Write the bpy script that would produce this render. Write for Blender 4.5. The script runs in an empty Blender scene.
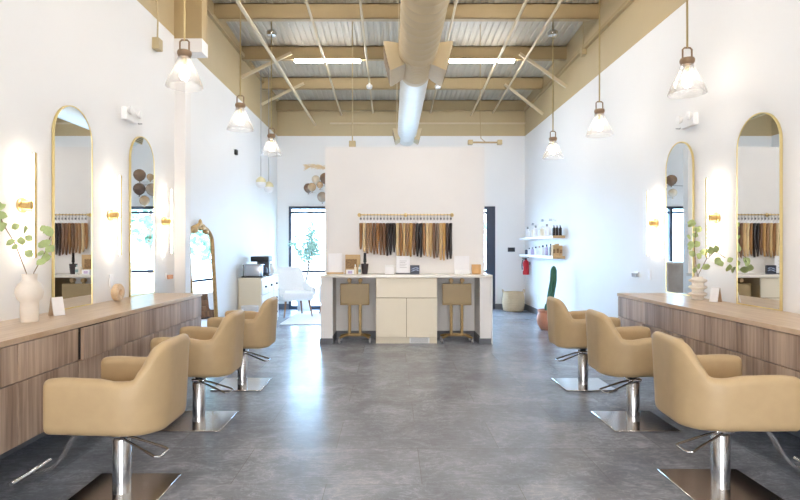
import bpy, bmesh, math, random
from mathutils import Vector, Matrix
PI = math.pi
random.seed(7)
SC = bpy.context.scene
COL = SC.collection
CAMH = 1.3
XL, XR, YB, YF = -2.405, 2.79, 11.32, -2.6      # room sides
BAND = 3.627                                     # white paint below, beige above
def deck(y): return CAMH + 3.05 + 0.06 * (YB - y)   # underside of the sloping roof deck

# ------------------------------------------------------------------ materials
def lin(c):
    o = []
    for v in c[:3]:
        v = v / 255.0
        o.append(v / 12.92 if v <= 0.04045 else ((v + 0.055) / 1.055) ** 2.4)
    return (o[0], o[1], o[2], 1.0)

MATS = {}
def nodes_of(name):
    m = bpy.data.materials.new(name); m.use_nodes = True
    nt = m.node_tree
    b = nt.nodes.get('Principled BSDF')
    return m, nt, b

def coords(nt, scale=(1, 1, 1), rand=False):
    tc = nt.nodes.new('ShaderNodeTexCoord')
    mp = nt.nodes.new('ShaderNodeMapping'); mp.inputs['Scale'].default_value = scale
    if rand:
        oi = nt.nodes.new('ShaderNodeObjectInfo')
        mu = nt.nodes.new('ShaderNodeMath'); mu.operation = 'MULTIPLY'; mu.inputs[1].default_value = 23.0
        nt.links.new(oi.outputs['Random'], mu.inputs[0])
        ad = nt.nodes.new('ShaderNodeVectorMath'); ad.operation = 'ADD'
        nt.links.new(tc.outputs['Object'], ad.inputs[0]); nt.links.new(mu.outputs[0], ad.inputs[1])
        nt.links.new(ad.outputs[0], mp.inputs['Vector'])
    else:
        nt.links.new(tc.outputs['Object'], mp.inputs['Vector'])
    return mp.outputs['Vector']

def noise(nt, vec, scale, detail=3, rough=0.55, dist=0.0):
    n = nt.nodes.new('ShaderNodeTexNoise')
    n.inputs['Scale'].default_value = scale; n.inputs['Detail'].default_value = detail
    n.inputs['Roughness'].default_value = rough; n.inputs['Distortion'].default_value = dist
    nt.links.new(vec, n.inputs['Vector'])
    return n.outputs['Fac']

def ramp(nt, fac, stops):
    r = nt.nodes.new('ShaderNodeValToRGB')
    el = r.color_ramp.elements
    while len(el) < len(stops): el.new(0.5)
    for e, (p, c) in zip(el, stops):
        e.position = p; e.color = c
    nt.links.new(fac, r.inputs['Fac'])
    return r.outputs['Color']

def bump(nt, b, height, strength=0.1, dist=0.01):
    bp = nt.nodes.new('ShaderNodeBump'); bp.inputs['Strength'].default_value = strength
    bp.inputs['Distance'].default_value = dist
    nt.links.new(height, bp.inputs['Height']); nt.links.new(bp.outputs['Normal'], b.inputs['Normal'])

def scl(c, k): return (min(c[0] * k, 1), min(c[1] * k, 1), min(c[2] * k, 1), 1)

def mat(name, rgb, rough=0.5, metal=0.0, var=0.06, scale=8.0, bmp=0.0, stretch=(1, 1, 1), spec=0.5):
    if name in MATS: return MATS[name]
    m, nt, b = nodes_of(name)
    c = lin(rgb)
    v = coords(nt, stretch)
    f = noise(nt, v, scale)
    col = ramp(nt, f, [(0.3, scl(c, 1 - var)), (0.7, scl(c, 1 + var))])
    nt.links.new(col, b.inputs['Base Color'])
    b.inputs['Roughness'].default_value = rough; b.inputs['Metallic'].default_value = metal
    b.inputs['Specular IOR Level'].default_value = spec
    if bmp: bump(nt, b, f, bmp)
    MATS[name] = m
    return m

def emit(name, rgb, strength):
    if name in MATS: return MATS[name]
    m, nt, b = nodes_of(name)
    b.inputs['Base Color'].default_value = (0.8, 0.8, 0.8, 1)
    b.inputs['Emission Color'].default_value = lin(rgb)
    b.inputs['Emission Strength'].default_value = strength
    MATS[name] = m
    return m

def glass(name, tint=(255, 255, 255), gloss=0.10, frost=0.0):
    m = bpy.data.materials.new(name); m.use_nodes = True
    nt = m.node_tree; nt.nodes.clear()
    out = nt.nodes.new('ShaderNodeOutputMaterial')
    tr = nt.nodes.new('ShaderNodeBsdfTransparent'); tr.inputs['Color'].default_value = lin(tint)
    gl = nt.nodes.new('ShaderNodeBsdfGlossy'); gl.inputs['Roughness'].default_value = 0.03
    lw = nt.nodes.new('ShaderNodeLayerWeight'); lw.inputs['Blend'].default_value = 0.25
    mu = nt.nodes.new('ShaderNodeMath'); mu.operation = 'MULTIPLY_ADD'
    mu.inputs[1].default_value = 0.55; mu.inputs[2].default_value = gloss * 0.4
    nt.links.new(lw.outputs['Fresnel'], mu.inputs[0])
    mx = nt.nodes.new('ShaderNodeMixShader')
    nt.links.new(mu.outputs[0], mx.inputs[0]); nt.links.new(tr.outputs[0], mx.inputs[1]); nt.links.new(gl.outputs[0], mx.inputs[2])
    last = mx.outputs[0]
    if frost:
        d1 = nt.nodes.new('ShaderNodeBsdfTranslucent'); d1.inputs['Color'].default_value = (0.95, 0.95, 0.95, 1)
        d2 = nt.nodes.new('ShaderNodeBsdfDiffuse'); d2.inputs['Color'].default_value = (0.95, 0.95, 0.95, 1)
        df = nt.nodes.new('ShaderNodeMixShader'); df.inputs[0].default_value = 0.5
        nt.links.new(d1.outputs[0], df.inputs[1]); nt.links.new(d2.outputs[0], df.inputs[2])
        m2 = nt.nodes.new('ShaderNodeMixShader'); m2.inputs[0].default_value = frost
        nt.links.new(last, m2.inputs[1]); nt.links.new(df.outputs[0], m2.inputs[2]); last = m2.outputs[0]
    nt.links.new(last, out.inputs['Surface'])
    MATS[name] = m
    return m

def wood(name, light, dark, grain=(1, 1, 1), scale=6.0, rough=0.45, bands=0.35, bandvec=None):
    """grain = mapping scale; stretched along the axis with the smallest number."""
    if name in MATS: return MATS[name]
    m, nt, b = nodes_of(name)
    L, D = lin(light), lin(dark)
    v = coords(nt, grain, rand=True)
    f1 = noise(nt, v, scale, 4, 0.6, 0.3)
    v2 = coords(nt, bandvec or grain, rand=True)
    f2 = noise(nt, v2, scale * 0.28, 1, 0.3)
    mx = nt.nodes.new('ShaderNodeMix'); mx.data_type = 'FLOAT'
    mx.inputs[0].default_value = bands
    nt.links.new(f1, mx.inputs[2]); nt.links.new(f2, mx.inputs[3])
    col = ramp(nt, mx.outputs[0], [(0.36, D), (0.50, tuple((L[i] + D[i]) / 2 for i in range(3)) + (1,)), (0.64, L)])
    nt.links.new(col, b.inputs['Base Color'])
    b.inputs['Roughness'].default_value = rough
    bump(nt, b, f1, 0.05, 0.003)
    MATS[name] = m
    return m

def two_tone(name, low, high, z):
    m, nt, b = nodes_of(name)
    tc = nt.nodes.new('ShaderNodeTexCoord')
    sp = nt.nodes.new('ShaderNodeSeparateXYZ'); nt.links.new(tc.outputs['Object'], sp.inputs[0])
    gt = nt.nodes.new('ShaderNodeMath'); gt.operation = 'GREATER_THAN'; gt.inputs[1].default_value = z
    nt.links.new(sp.outputs['Z'], gt.inputs[0])
    f = noise(nt, tc.outputs['Object'], 2.0, 4)
    a = ramp(nt, f, [(0.3, scl(lin(low), 0.985)), (0.7, lin(low))])
    h = ramp(nt, f, [(0.3, scl(lin(high), 0.95)), (0.7, lin(high))])
    mx = nt.nodes.new('ShaderNodeMix'); mx.data_type = 'RGBA'
    nt.links.new(gt.outputs[0], mx.inputs[0]); nt.links.new(a, mx.inputs[6]); nt.links.new(h, mx.inputs[7])
    nt.links.new(mx.outputs[2], b.inputs['Base Color'])
    b.inputs['Roughness'].default_value = 0.6
    f2 = noise(nt, tc.outputs['Object'], 60.0, 2)
    bump(nt, b, f2, 0.03, 0.002)
    MATS[name] = m
    return m

def floor_mat():
    m, nt, b = nodes_of('slate_tile')
    tc = nt.nodes.new('ShaderNodeTexCoord')
    mp = nt.nodes.new('ShaderNodeMapping'); mp.inputs['Location'].default_value = (0.36, 0.19, 0)
    nt.links.new(tc.outputs['Object'], mp.inputs['Vector'])
    br = nt.nodes.new('ShaderNodeTexBrick')
    br.offset = 0.5; br.squash = 1.0
    br.inputs['Scale'].default_value = 1.0
    br.inputs['Brick Width'].default_value = 1.05; br.inputs['Row Height'].default_value = 0.525
    br.inputs['Mortar Size'].default_value = 0.0016; br.inputs['Mortar Smooth'].default_value = 0.3
    br.inputs['Color1'].default_value = (0.0, 0.0, 0.0, 1); br.inputs['Color2'].default_value = (1, 1, 1, 1)
    br.inputs['Mortar'].default_value = (0.4, 0.4, 0.4, 1); br.inputs['Bias'].default_value = 0.0
    nt.links.new(mp.outputs['Vector'], br.inputs['Vector'])
    cloud = noise(nt, mp.outputs['Vector'], 2.6, 6, 0.62, 0.6)
    fine = noise(nt, mp.outputs['Vector'], 16.0, 4, 0.6, 0.4)
    st = nt.nodes.new('ShaderNodeMapping'); st.inputs['Scale'].default_value = (2.2, 6.5, 1)
    st.inputs['Rotation'].default_value = (0, 0, 0.25)
    nt.links.new(tc.outputs['Object'], st.inputs['Vector'])
    vein = noise(nt, st.outputs['Vector'], 1.3, 5, 0.65, 2.2)
    vr = ramp(nt, vein, [(0.46, (0, 0, 0, 1)), (0.50, (1, 1, 1, 1)), (0.54, (0, 0, 0, 1))])
    st2 = nt.nodes.new('ShaderNodeMapping'); st2.inputs['Scale'].default_value = (3.4, 3.0, 1)
    st2.inputs['Rotation'].default_value = (0, 0, -0.7)
    nt.links.new(tc.outputs['Object'], st2.inputs['Vector'])
    vr2 = ramp(nt, noise(nt, st2.outputs['Vector'], 1.6, 5, 0.7, 1.6), [(0.475, (0, 0, 0, 1)), (0.50, (1, 1, 1, 1)), (0.525, (0, 0, 0, 1))])
    def madd(a, k, c):
        n = nt.nodes.new('ShaderNodeMath'); n.operation = 'MULTIPLY_ADD'
        nt.links.new(a, n.inputs[0]); n.inputs[1].default_value = k
        if isinstance(c, (int, float)): n.inputs[2].default_value = c
        else: nt.links.new(c, n.inputs[2])
        return n.outputs[0]
    s = madd(br.outputs['Color'], 0.10, 0.10)
    s = madd(cloud, 0.62, s); s = madd(fine, 0.14, s); s = madd(vr, 0.11, s); s = madd(vr2, 0.075, s)
    col = ramp(nt, s, [(0.30, lin((94, 98, 107))), (0.55, lin((124, 128, 137))), (0.85, lin((176, 178, 185)))])
    mx = nt.nodes.new('ShaderNodeMix'); mx.data_type = 'RGBA'
    nt.links.new(br.outputs['Fac'], mx.inputs[0]); nt.links.new(col, mx.inputs[6])
    mx.inputs[7].default_value = lin((98, 98, 100))
    nt.links.new(mx.outputs[2], b.inputs['Base Color'])
    b.inputs['Specular IOR Level'].default_value = 0.75
    b.inputs['Roughness'].default_value = 0.27
    bump(nt, b, cloud, 0.04, 0.004)
    MATS['slate_tile'] = m
    return m

M_WALL = two_tone('wall_paint', (238, 238, 238), (190, 171, 134), BAND)
M_WHITE_WALL = mat('white_wall_paint', (236, 233, 231), 0.6, var=0.01, scale=3)
M_BEIGE = mat('beige_steel_paint', (176, 154, 114), 0.5, var=0.04, scale=3)
M_BEIGE_L = mat('light_beige_paint', (206, 190, 158), 0.5, var=0.04, scale=3)
M_DECK = mat('roof_deck_paint', (190, 182, 166), 0.5, var=0.05, scale=2)
M_FLOOR = floor_mat()
M_BASEB = mat('grey_baseboard', (104, 106, 112), 0.5, var=0.05)
M_LEATHER = mat('tan_leather', (183, 158, 120), 0.45, var=0.035, scale=14, bmp=0.03)
M_LEATHER2 = mat('tan_leather_cushion', (177, 152, 114), 0.45, var=0.035, scale=14, bmp=0.03)
M_CHROME = mat('chrome', (205, 205, 206), 0.22, 1.0, var=0.03, scale=3)
M_PLATE = mat('polished_steel_plate', (216, 212, 208), 0.17, 1.0, var=0.04, scale=4)
M_BLACK = mat('black_plastic', (28, 28, 30), 0.45, var=0.1)
M_BRASS = mat('brass', (220, 192, 136), 0.35, 0.8, var=0.06, scale=6)
M_GOLD = mat('pale_gold', (232, 212, 152), 0.35, 0.85, var=0.05, scale=6)
M_CORD = mat('dull_gold_rod', (196, 176, 128), 0.45, 0.4, var=0.05)
M_BRONZE = mat('aged_bronze', (136, 112, 88), 0.45, 0.5, var=0.1, scale=12)
M_MIRROR = mat('mirror_silver', (240, 243, 244), 0.01, 1.0, var=0.0, scale=2)
M_CABW = wood('ashy_wood_front', (196, 172, 151), (128, 104, 88), (1, 14, 0.55), 3.2, 0.42, 0.5, (1, 7, 0.05))
M_TOPW = wood('pale_wood_top', (216, 194, 168), (184, 156, 128), (12, 0.8, 1), 3.2, 0.28, 0.4, (8, 0.3, 1))
M_CARC = mat('dark_carcass', (52, 46, 42), 0.6, var=0.08)
M_CREAM = mat('cream_cabinet_paint', (236, 225, 203), 0.42, var=0.012, scale=3)
M_QUARTZ = mat('pale_quartz', (236, 230, 221), 0.22, var=0.025, scale=18)
M_CART = mat('brown_beige_plastic', (158, 136, 98), 0.42, var=0.05, scale=10)
M_CARTP = mat('bronze_post_paint', (140, 114, 70), 0.35, 0.4, var=0.06)
M_NAVY_HAZE = mat('dark_window_frame', (44, 54, 74), 0.4, var=0.05)  # dark grey frame with blue haze put into its colour
M_WHITE = mat('white_plastic', (240, 240, 240), 0.35, var=0.01)
M_PAPER = mat('white_card', (244, 243, 246), 0.6, var=0.015, scale=20)
M_GREYPL = mat('grey_plastic', (150, 150, 152), 0.4, var=0.04)
M_CERAM = mat('cream_ceramic', (229, 220, 208), 0.5, var=0.025, scale=25, bmp=0.04)
M_LEAF = mat('eucalyptus_leaf', (164, 180, 122), 0.5, var=0.22, scale=18)
M_LEAF2 = mat('hazy_olive_leaf', (186, 216, 202), 0.55, var=0.25, scale=9)  # pale teal: window haze is put into the leaf colour
M_STEM = mat('brown_stem', (122, 98, 74), 0.6, var=0.12)
M_BARK = mat('grey_bark', (128, 112, 98), 0.8, var=0.15, scale=20)
M_TERRA = mat('terracotta', (196, 134, 104), 0.65, var=0.07, scale=10)
M_CACT = mat('cactus_green', (58, 104, 82), 0.6, var=0.15, scale=20)
M_SOIL = mat('dark_soil', (70, 56, 46), 0.9, var=0.2, scale=40)
M_BASKET = mat('woven_straw', (204, 180, 146), 0.75, var=0.16, scale=45, bmp=0.4, stretch=(1, 1, 4))
M_RED = mat('red_enamel', (200, 26, 40), 0.3, var=0.05)
M_FABW = mat('white_boucle', (240, 240, 240), 0.85, var=0.04, scale=60, bmp=0.2)
M_WALNUT = wood('walnut_leg', (160, 112, 74), (104, 68, 44), (6, 6, 0.8), 5)
M_RUG = mat('pale_rug', (222, 222, 226), 0.95, var=0.10, scale=26, bmp=0.3)
M_SILVER = mat('brushed_silver', (190, 196, 206), 0.3, 0.8, var=0.05)
M_COPPER = mat('copper', (214, 160, 126), 0.35, 0.6, var=0.06)
M_KRAFT = mat('kraft_paper', (200, 168, 124), 0.7, var=0.06, scale=30)
M_PRINT = mat('brown_printed_panel', (146, 114, 78), 0.7, var=0.4, scale=55)
M_LILAC = mat('lilac_label', (196, 182, 214), 0.6, var=0.1, scale=40)
M_TEAL = mat('pale_teal_band', (150, 184, 186), 0.5, var=0.05)
M_DARKCUP = mat('dark_plum_ceramic', (58, 50, 54), 0.45, var=0.06)
M_TANCUP = mat('tan_ceramic', (212, 166, 112), 0.5, var=0.06, scale=12)
M_NAVYPIC = mat('navy_picture', (40, 46, 66), 0.4, var=0.25, scale=30)
M_PALEBLUE = mat('pale_blue_ink', (150, 166, 196), 0.5, var=0.1)
M_OLDGOLD = mat('old_gold_carving', (200, 168, 116), 0.5, 0.35, var=0.18, scale=30, bmp=0.2)
M_PAMPAS = mat('dried_pampas', (226, 204, 168), 0.9, var=0.1, scale=30)
M_DUCT = mat('beige_duct_paint', (204, 186, 150), 0.5, var=0.04, scale=4)
M_DUCT_LIT = mat('window_lit_duct', (226, 226, 222), 0.42, 0.15, var=0.03, scale=5)  # whiter version of the duct colour, window light painted in
M_GRILLE = mat('brown_grille', (140, 118, 86), 0.6, var=0.08)  # brown slats of the duct grilles
M_ASPHALT = mat('outdoor_paving', (190, 188, 184), 0.9, var=0.08, scale=2)
M_HEDGE = mat('outdoor_foliage', (104, 148, 132), 0.7, var=0.3, scale=3)
M_TUBE = emit('led_strip', (255, 252, 250), 48.0)
M_BULB = emit('warm_bulb', (255, 240, 220), 26.0)
M_SCONCE = emit('sconce_led', (255, 234, 210), 40.0)
M_PANE = glass('window_glass', gloss=0.06)
M_SHADE = glass('pendant_glass', (250, 250, 250), 0.12, frost=0.13)
M_ACRYL = glass('clear_acrylic', (250, 250, 252), 0.08, frost=0.55)

# ------------------------------------------------------------------ mesh builder
class B:
    def __init__(s): s.bm = bmesh.new()
    def box(s, x0, x1, y0, y1, z0, z1, bev=0.0, seg=2, mtx=None):
        vs = [s.bm.verts.new((x, y, z)) for x in (x0, x1) for y in (y0, y1) for z in (z0, z1)]
        fs = [s.bm.faces.new([vs[i] for i in f]) for f in
              ((0, 1, 3, 2), (4, 6, 7, 5), (0, 4, 5, 1), (2, 3, 7, 6), (0, 2, 6, 4), (1, 5, 7, 3))]
        allv = vs
        if bev > 0:
            es = list({e for f in fs for e in f.edges})
            r = bmesh.ops.bevel(s.bm, geom=es, offset=bev, segments=seg, affect='EDGES', profile=0.5, clamp_overlap=True)
            allv = list({v for f in r['faces'] for v in f.verts} | {v for v in vs if v.is_valid})
        if mtx is not None:
            for v in allv:
                if v.is_valid: v.co = mtx @ v.co
        return s
    def loft(s, rings, caps=True, closed=True):
        R = [[s.bm.verts.new(p) for p in r] for r in rings]
        n = len(R[0])
        for a, b in zip(R, R[1:]):
            for i in range(n if closed else n - 1):
                j = (i + 1) % n
                try: s.bm.faces.new((a[i], a[j], b[j], b[i]))
                except ValueError: pass
        if caps and closed:
            s.bm.faces.new(R[0][::-1]); s.bm.faces.new(R[-1])
        return s
    def tube(s, pts, r, n=10, closed=False, caps=True, radii=None):
        P = [Vector(p) for p in pts]
        rings = []
        up = None
        for i, p in enumerate(P):
            if closed: d = P[(i + 1) % len(P)] - P[i - 1]
            else: d = P[min(i + 1, len(P) - 1)] - P[max(i - 1, 0)]
            d.normalize()
            if up is None:
                up = Vector((0, 0, 1)) if abs(d.z) < 0.9 else Vector((1, 0, 0))
            u = (up - d * up.dot(d)).normalized(); w = d.cross(u); up = u
            rr = radii[i] if radii else r
            rings.append([p + (u * math.cos(2 * PI * k / n) + w * math.sin(2 * PI * k / n)) * rr for k in range(n)])
        if closed:
            rings.append(rings[0])
            R = [[s.bm.verts.new(q) for q in g] for g in rings[:-1]]
            for a in range(len(R)):
                b = (a + 1) % len(R)
                for i in range(n):
                    j = (i + 1) % n
                    s.bm.faces.new((R[a][i], R[a][j], R[b][j], R[b][i]))
        else:
            s.loft(rings, caps)
        return s
    def cyl(s, p0, p1, r0, r1=None, n=20):
        return s.tube([p0, p1], r0, n, radii=[r0, r0 if r1 is None else r1])
    def lathe(s, prof, n=28, c=(0, 0, 0), axis='Z', caps=True):
        rings = []
        for r, z in prof:
            r = max(r, 0.0004)
            g = []
            for k in range(n):
                a = 2 * PI * k / n
                x, y = r * math.cos(a), r * math.sin(a)
                if axis == 'Z': p = (c[0] + x, c[1] + y, c[2] + z)
                elif axis == 'X': p = (c[0] + z, c[1] + x, c[2] + y)
                else: p = (c[0] + x, c[1] + z, c[2] + y)
                g.append(p)
            rings.append(g)
        return s.loft(rings, caps)
    def ball(s, c, r, u=20, v=12):
        rx, ry, rz = (r, r, r) if isinstance(r, (int, float)) else r
        rings = []
        for i in range(v + 1):
            t = PI * i / v
            q = max(math.sin(t), 0.003)
            rings.append([(c[0] + rx * q * math.cos(2 * PI * k / u), c[1] + ry * q * math.sin(2 * PI * k / u), c[2] - rz * math.cos(t)) for k in range(u)])
        return s.loft(rings)
    def prism(s, poly, axis, a0, a1):
        def pt(p, a):
            if axis == 'X': return (a, p[0], p[1])
            if axis == 'Y': return (p[0], a, p[1])
            return (p[0], p[1], a)
        return s.loft([[pt(p, a0) for p in poly], [pt(p, a1) for p in poly]])
    def quad(s, *pts):
        s.bm.faces.new([s.bm.verts.new(p) for p in pts]); return s
    def leaf(s, c, d, n, L, W):
        d = Vector(d).normalized(); n = Vector(n)
        w = d.cross(n)
        if w.length < 1e-4: w = d.cross(Vector((0.3, 0.7, 0.2)))
        w.normalize(); n = w.cross(d)
        c = Vector(c)
        prof = [(0, 0.06), (0.25, 0.8), (0.5, 1.0), (0.75, 0.78), (1.0, 0.08)]
        rings = []
        for t, q in prof:
            p = c + d * (L * t) + n * (L * 0.10 * math.sin(PI * t))
            rings.append([p - w * W * q, p + n * 0.001, p + w * W * q, p - n * 0.001])
        return s.loft(rings)
    def build(s, name, material, parent=None, loc=None, ang=38, smooth=True):
        bmesh.ops.recalc_face_normals(s.bm, faces=s.bm.faces[:])
        me = bpy.data.meshes.new(name)
        s.bm.to_mesh(me); s.bm.free()
        if smooth:
            me.shade_smooth(); me.set_sharp_from_angle(angle=math.radians(ang))
        me.materials.append(material)
        o = bpy.data.objects.new(name, me); COL.objects.link(o)
        if parent is not None: o.parent = parent
        if loc is not None: o.location = loc
        return o

def tag(o, label=None, cat=None, group=None, kind=None):
    if label: o['label'] = label
    if cat: o['category'] = cat
    if group: o['group'] = group
    if kind: o['kind'] = kind
    return o
def thing(name, label, cat, loc=(0, 0, 0), group=None, rz=0.0):
    o = bpy.data.objects.new(name, None); COL.objects.link(o)
    o.empty_display_size = 0.1
    o.location = loc; o.rotation_euler = (0, 0, rz)
    return tag(o, label, cat, group)
def struct(o): o['kind'] = 'structure'; return o
def dup(root, loc, label=None, rz=None, scale=None):
    def rec(o, par):
        c = o.copy(); COL.objects.link(c)
        if par is not None: c.parent = par
        for ch in list(o.children): rec(ch, c)
        return c
    r = rec(root, None)
    r.location = loc
    if label: r['label'] = label
    if rz is not None: r.rotation_euler = (0, 0, rz)
    if scale is not None: r.scale = scale
    return r

# ------------------------------------------------------------------ the setting
struct(B().box(XL - .15, XR + .15, YF - .15, YB + .15, -0.12, 0).build('floor', M_FLOOR, smooth=False))
struct(B().box(XL - .15, XL, YF - .15, YB + .15, 0, 5.3).build('wall_left', M_WALL, smooth=False))
struct(B().box(XR, XR + .15, YF - .15, YB + .15, 0, 5.3).build('wall_right', M_WALL, smooth=False))
WX0, WX1, WZ1 = -2.16, 2.16, 2.15
b = B()
b.box(XL, WX0, YB, YB + .15, 0, 5.3); b.box(WX1, XR, YB, YB + .15, 0, 5.3); b.box(WX0, WX1, YB, YB + .15, WZ1, 5.3)
struct(b.build('wall_back', M_WALL, smooth=False))
b = B()
b.box(XL, -1.2, YF - .15, YF, 0, 5.3); b.box(1.7, XR, YF - .15, YF, 0, 5.3); b.box(-1.2, 1.7, YF - .15, YF, 2.4, 5.3)
struct(b.build('wall_front', M_WALL, smooth=False))
# roof deck with shallow ribs running to the back wall
b = B()
xs = []
x = XL - .1
k = 0
while x < XR + .1:
    xs += [(x, 0.0), (x + 0.045, 0.0), (x + 0.055, 0.018), (x + 0.085, 0.018)]
    x += 0.095
yA, yB_ = YF - .1, YB + .1
low = [[(px, yy, deck(yy) + pz) for px, pz in xs] for yy in (yA, yB_)]
top = [[(px, yy, deck(yy) + 0.2) for px, pz in xs] for yy in (yA, yB_)]
b.loft([low[0] + top[0][::-1], low[1] + top[1][::-1]])
struct(b.build('ceiling', M_DECK, smooth=False))
# steel purlins across the room
n_b = 0
yj = 11.25
for i in range(11):
    yj = 9.97 - (i - 1) * 1.335 if i else 11.24
    h = deck(yj)
    b = B()
    b.box(XL, XR, yj - 0.006, yj + 0.006, h - 0.205, h)
    b.box(XL, XR, yj - 0.006, yj + 0.075, h - 0.212, h - 0.196)
    b.box(XL, XR, yj - 0.006, yj + 0.075, h - 0.012, h + 0.0)
    struct(b.build('ceiling_beam', M_BEIGE, smooth=False))
# ledgers along the walls and the pipe-like rail on the back band
struct(B().box(XL, XL + .05, YF, YB, 4.33, 4.385).build('trim_1', M_BEIGE, smooth=False))
struct(B().box(XR - .05, XR, YF, YB, 4.14, 4.19).build('trim_2', M_BEIGE, smooth=False))
struct(B().box(XL, XR, YB - .05, YB, 4.165, 4.20).build('trim_3', M_BEIGE_L, smooth=False))
struct(B().box(-1.30, XR, YB - .035, YB, 3.875, 3.905).build('trim_4', M_BEIGE_L, smooth=False))
# pilaster on the left wall, with the deeper boxed beam end above it
b = B(); b.box(XL, -2.285, 5.97, 6.13, 0, 3.46)
struct(b.build('pillar_left', M_WHITE_WALL, smooth=False))
b = B(); b.box(XL, -2.10, 5.96, 6.14, 3.60, deck(6.14) - .0)
struct(b.build('pillar_left_beam_end', M_BEIGE, smooth=False))
b = B(); b.box(XL, -2.095, 5.955, 6.145, 3.45, 3.60)
struct(b.build('pillar_left_capital', M_WHITE_WALL, smooth=False))
# baseboards
struct(B().box(XL, WX0, YB - .015, YB, 0, .11).build('baseboard_back', M_BASEB, smooth=False))
struct(B().box(WX1, XR, YB - .015, YB, 0, .11).build('baseboard_back_right', M_BASEB, smooth=False))
struct(B().box(XR - .015, XR, YF, YB - .015, 0, .11).build('baseboard_right', M_BASEB, smooth=False))
b = B(); b.box(XL, XL + .015, YF, 5.97, 0, .11); b.box(XL, XL + .015, 6.13, YB - .015, 0, .11)
struct(b.build('baseboard_left', M_BASEB, smooth=False))
# half-height partition with its two wing walls
PY, PF = 7.71, 7.24
b = B()
b.box(-.955, 1.32, PY, PY + .13, 0, 2.73)
b.box(-.955, -.797, PF, PY, 0, .888); b.box(1.18, 1.329, PF, PY, 0, .888)
struct(b.build('wall_partition', M_WHITE_WALL, smooth=False))
b = B()
b.box(-.967, -.787, PF - .012, PF, 0, .075); b.box(-.797, -.787, PF, PY, 0, .105)
b.box(-.787, -.222, PY - .012, PY, 0, .105)
b.box(1.17, 1.329, PF - .012, PF, 0, .075); b.box(1.17, 1.18, PF, PY, 0, .105); b.box(.612, 1.17, PY - .012, PY, 0, .105)
struct(b.build('baseboard_partition', M_BASEB, smooth=False))

# windows
def storefront(name, x0, x1, z1, y, mull, rail, jambs, door_jamb=None):
    root = struct(bpy.data.objects.new(name, None)); COL.objects.link(root)
    root.location = (0, y, 0)
    b = B()
    jl, jr = jambs
    b.box(x0, x0 + jl, -.04, .06, 0, z1); b.box(x1 - jr, x1, -.04, .06, 0, z1)
    b.box(x0 + jl, x1 - jr, -.04, .06, z1 - .055, z1)
    b.box(x0 + jl, x1 - jr, -.02, .05, z1 - .15, z1 - .105)
    b.box(x0 + jl, x1 - jr, -.04, .06, 0, .07)
    for mx in mull: b.box(mx - .03, mx + .03, -.04, .06, .07, z1 - .055)
    xs = [x0 + jl] + list(mull) + [x1 - jr]
    for a, c in zip(xs, xs[1:]): b.box(a, c, -.03, .05, rail - .025, rail + .025)
    b.build('window_frame', M_NAVY_HAZE, root, smooth=False)
    for a, c in zip(xs, xs[1:]):
        B().box(a, c, .0, .008, .04, z1 - .04).build('pane', M_PANE, root, smooth=False)
    return root
storefront('window_1', WX0, WX1, WZ1, YB + .02, (-.3, 1.25), .79, (.05, .18))
storefront('window_fill', -1.2, 1.7, 2.4, YF - .08, (.25,), 1.1, (.06, .06))  # unseen front window, added and sized to let fill daylight in

# outdoors
struct(B().box(-30, 30, YB + .15, 50, -.25, -.12).build('ground', M_ASPHALT, smooth=False))
def outdoor_tree(x, y, h, r, seed, label):
    rnd = random.Random(seed)
    t = thing('tree', label, 'tree', (x, y, -.12), 'trees outside the back window')
    B().tube([(0, 0, 0), (.05, 0, h * .45), (0, .05, h * .7)], .1, 8, radii=[.12, .09, .05]).build('trunk', M_BARK, t)
    b = B()
    for i in range(420):
        a, q, z = rnd.uniform(0, 2 * PI), rnd.random() ** .5, rnd.uniform(-1, 1)
        s_ = math.sqrt(max(0, 1 - z * z)) * q
        c = (r * s_ * math.cos(a), r * s_ * math.sin(a), h * .68 + z * h * .34)
        b.leaf(c, (rnd.uniform(-1, 1), rnd.uniform(-1, 1), rnd.uniform(-.6, .8)), (rnd.uniform(-1, 1), rnd.uniform(-1, 1), 1), .34, .12)
    b.build('foliage', M_HEDGE, t, smooth=False)
outdoor_tree(1.2, 18.5, 4.0, 1.5, 2, 'bluish green tree beyond the glass, seen in the leaning gold mirror')
outdoor_tree(4.6, 21.0, 4.6, 1.9, 3, 'bluish green tree beyond the glass, seen in the far left arched mirror')

# ------------------------------------------------------------------ salon chairs
def chair_plan(t):
    """t 0..1 along the outer U from one arm front round the back to the other; returns x, y, nx, ny (outward)."""
    xf, xb, hw, r = -.215, .302, .295, .205
    straight = xb - r - xf
    arc = PI / 2 * r
    backl = 2 * (hw - r)
    tot = 2 * straight + 2 * arc + backl
    s = t * tot
    if s < straight: return (xf + s, -hw, 0, -1)
    s -= straight
    if s < arc:
        a = s / r
        return (xb - r + r * math.sin(a), -hw + r - r * math.cos(a), math.sin(a), -math.cos(a))
    s -= arc
    if s < backl: return (xb, -hw + r + s, 1, 0)
    s -= backl
    if s < arc:
        a = s / r
        return (xb - r + r * math.cos(a), hw - r + r * math.sin(a), math.cos(a), math.sin(a))
    s -= arc
    return (xb - r - s, hw, 0, 1)
def lerp_tab(tab, x):
    for (a, va), (c, vc) in zip(tab, tab[1:]):
        if x <= c:
            q = max(0, min(1, (x - a) / (c - a))); q = q * q * (3 - 2 * q)
            return va + (vc - va) * q
    return tab[-1][1]
TOPZ = [(-.24, .666), (-.16, .674), (.0, .668), (.12, .652), (.185, .652), (.222, .698), (.255, .760), (.28, .808), (.303, .826)]
BOTZ = [(-.24, .402), (.0, .396), (.15, .390), (.25, .382), (.31, .378)]
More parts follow.
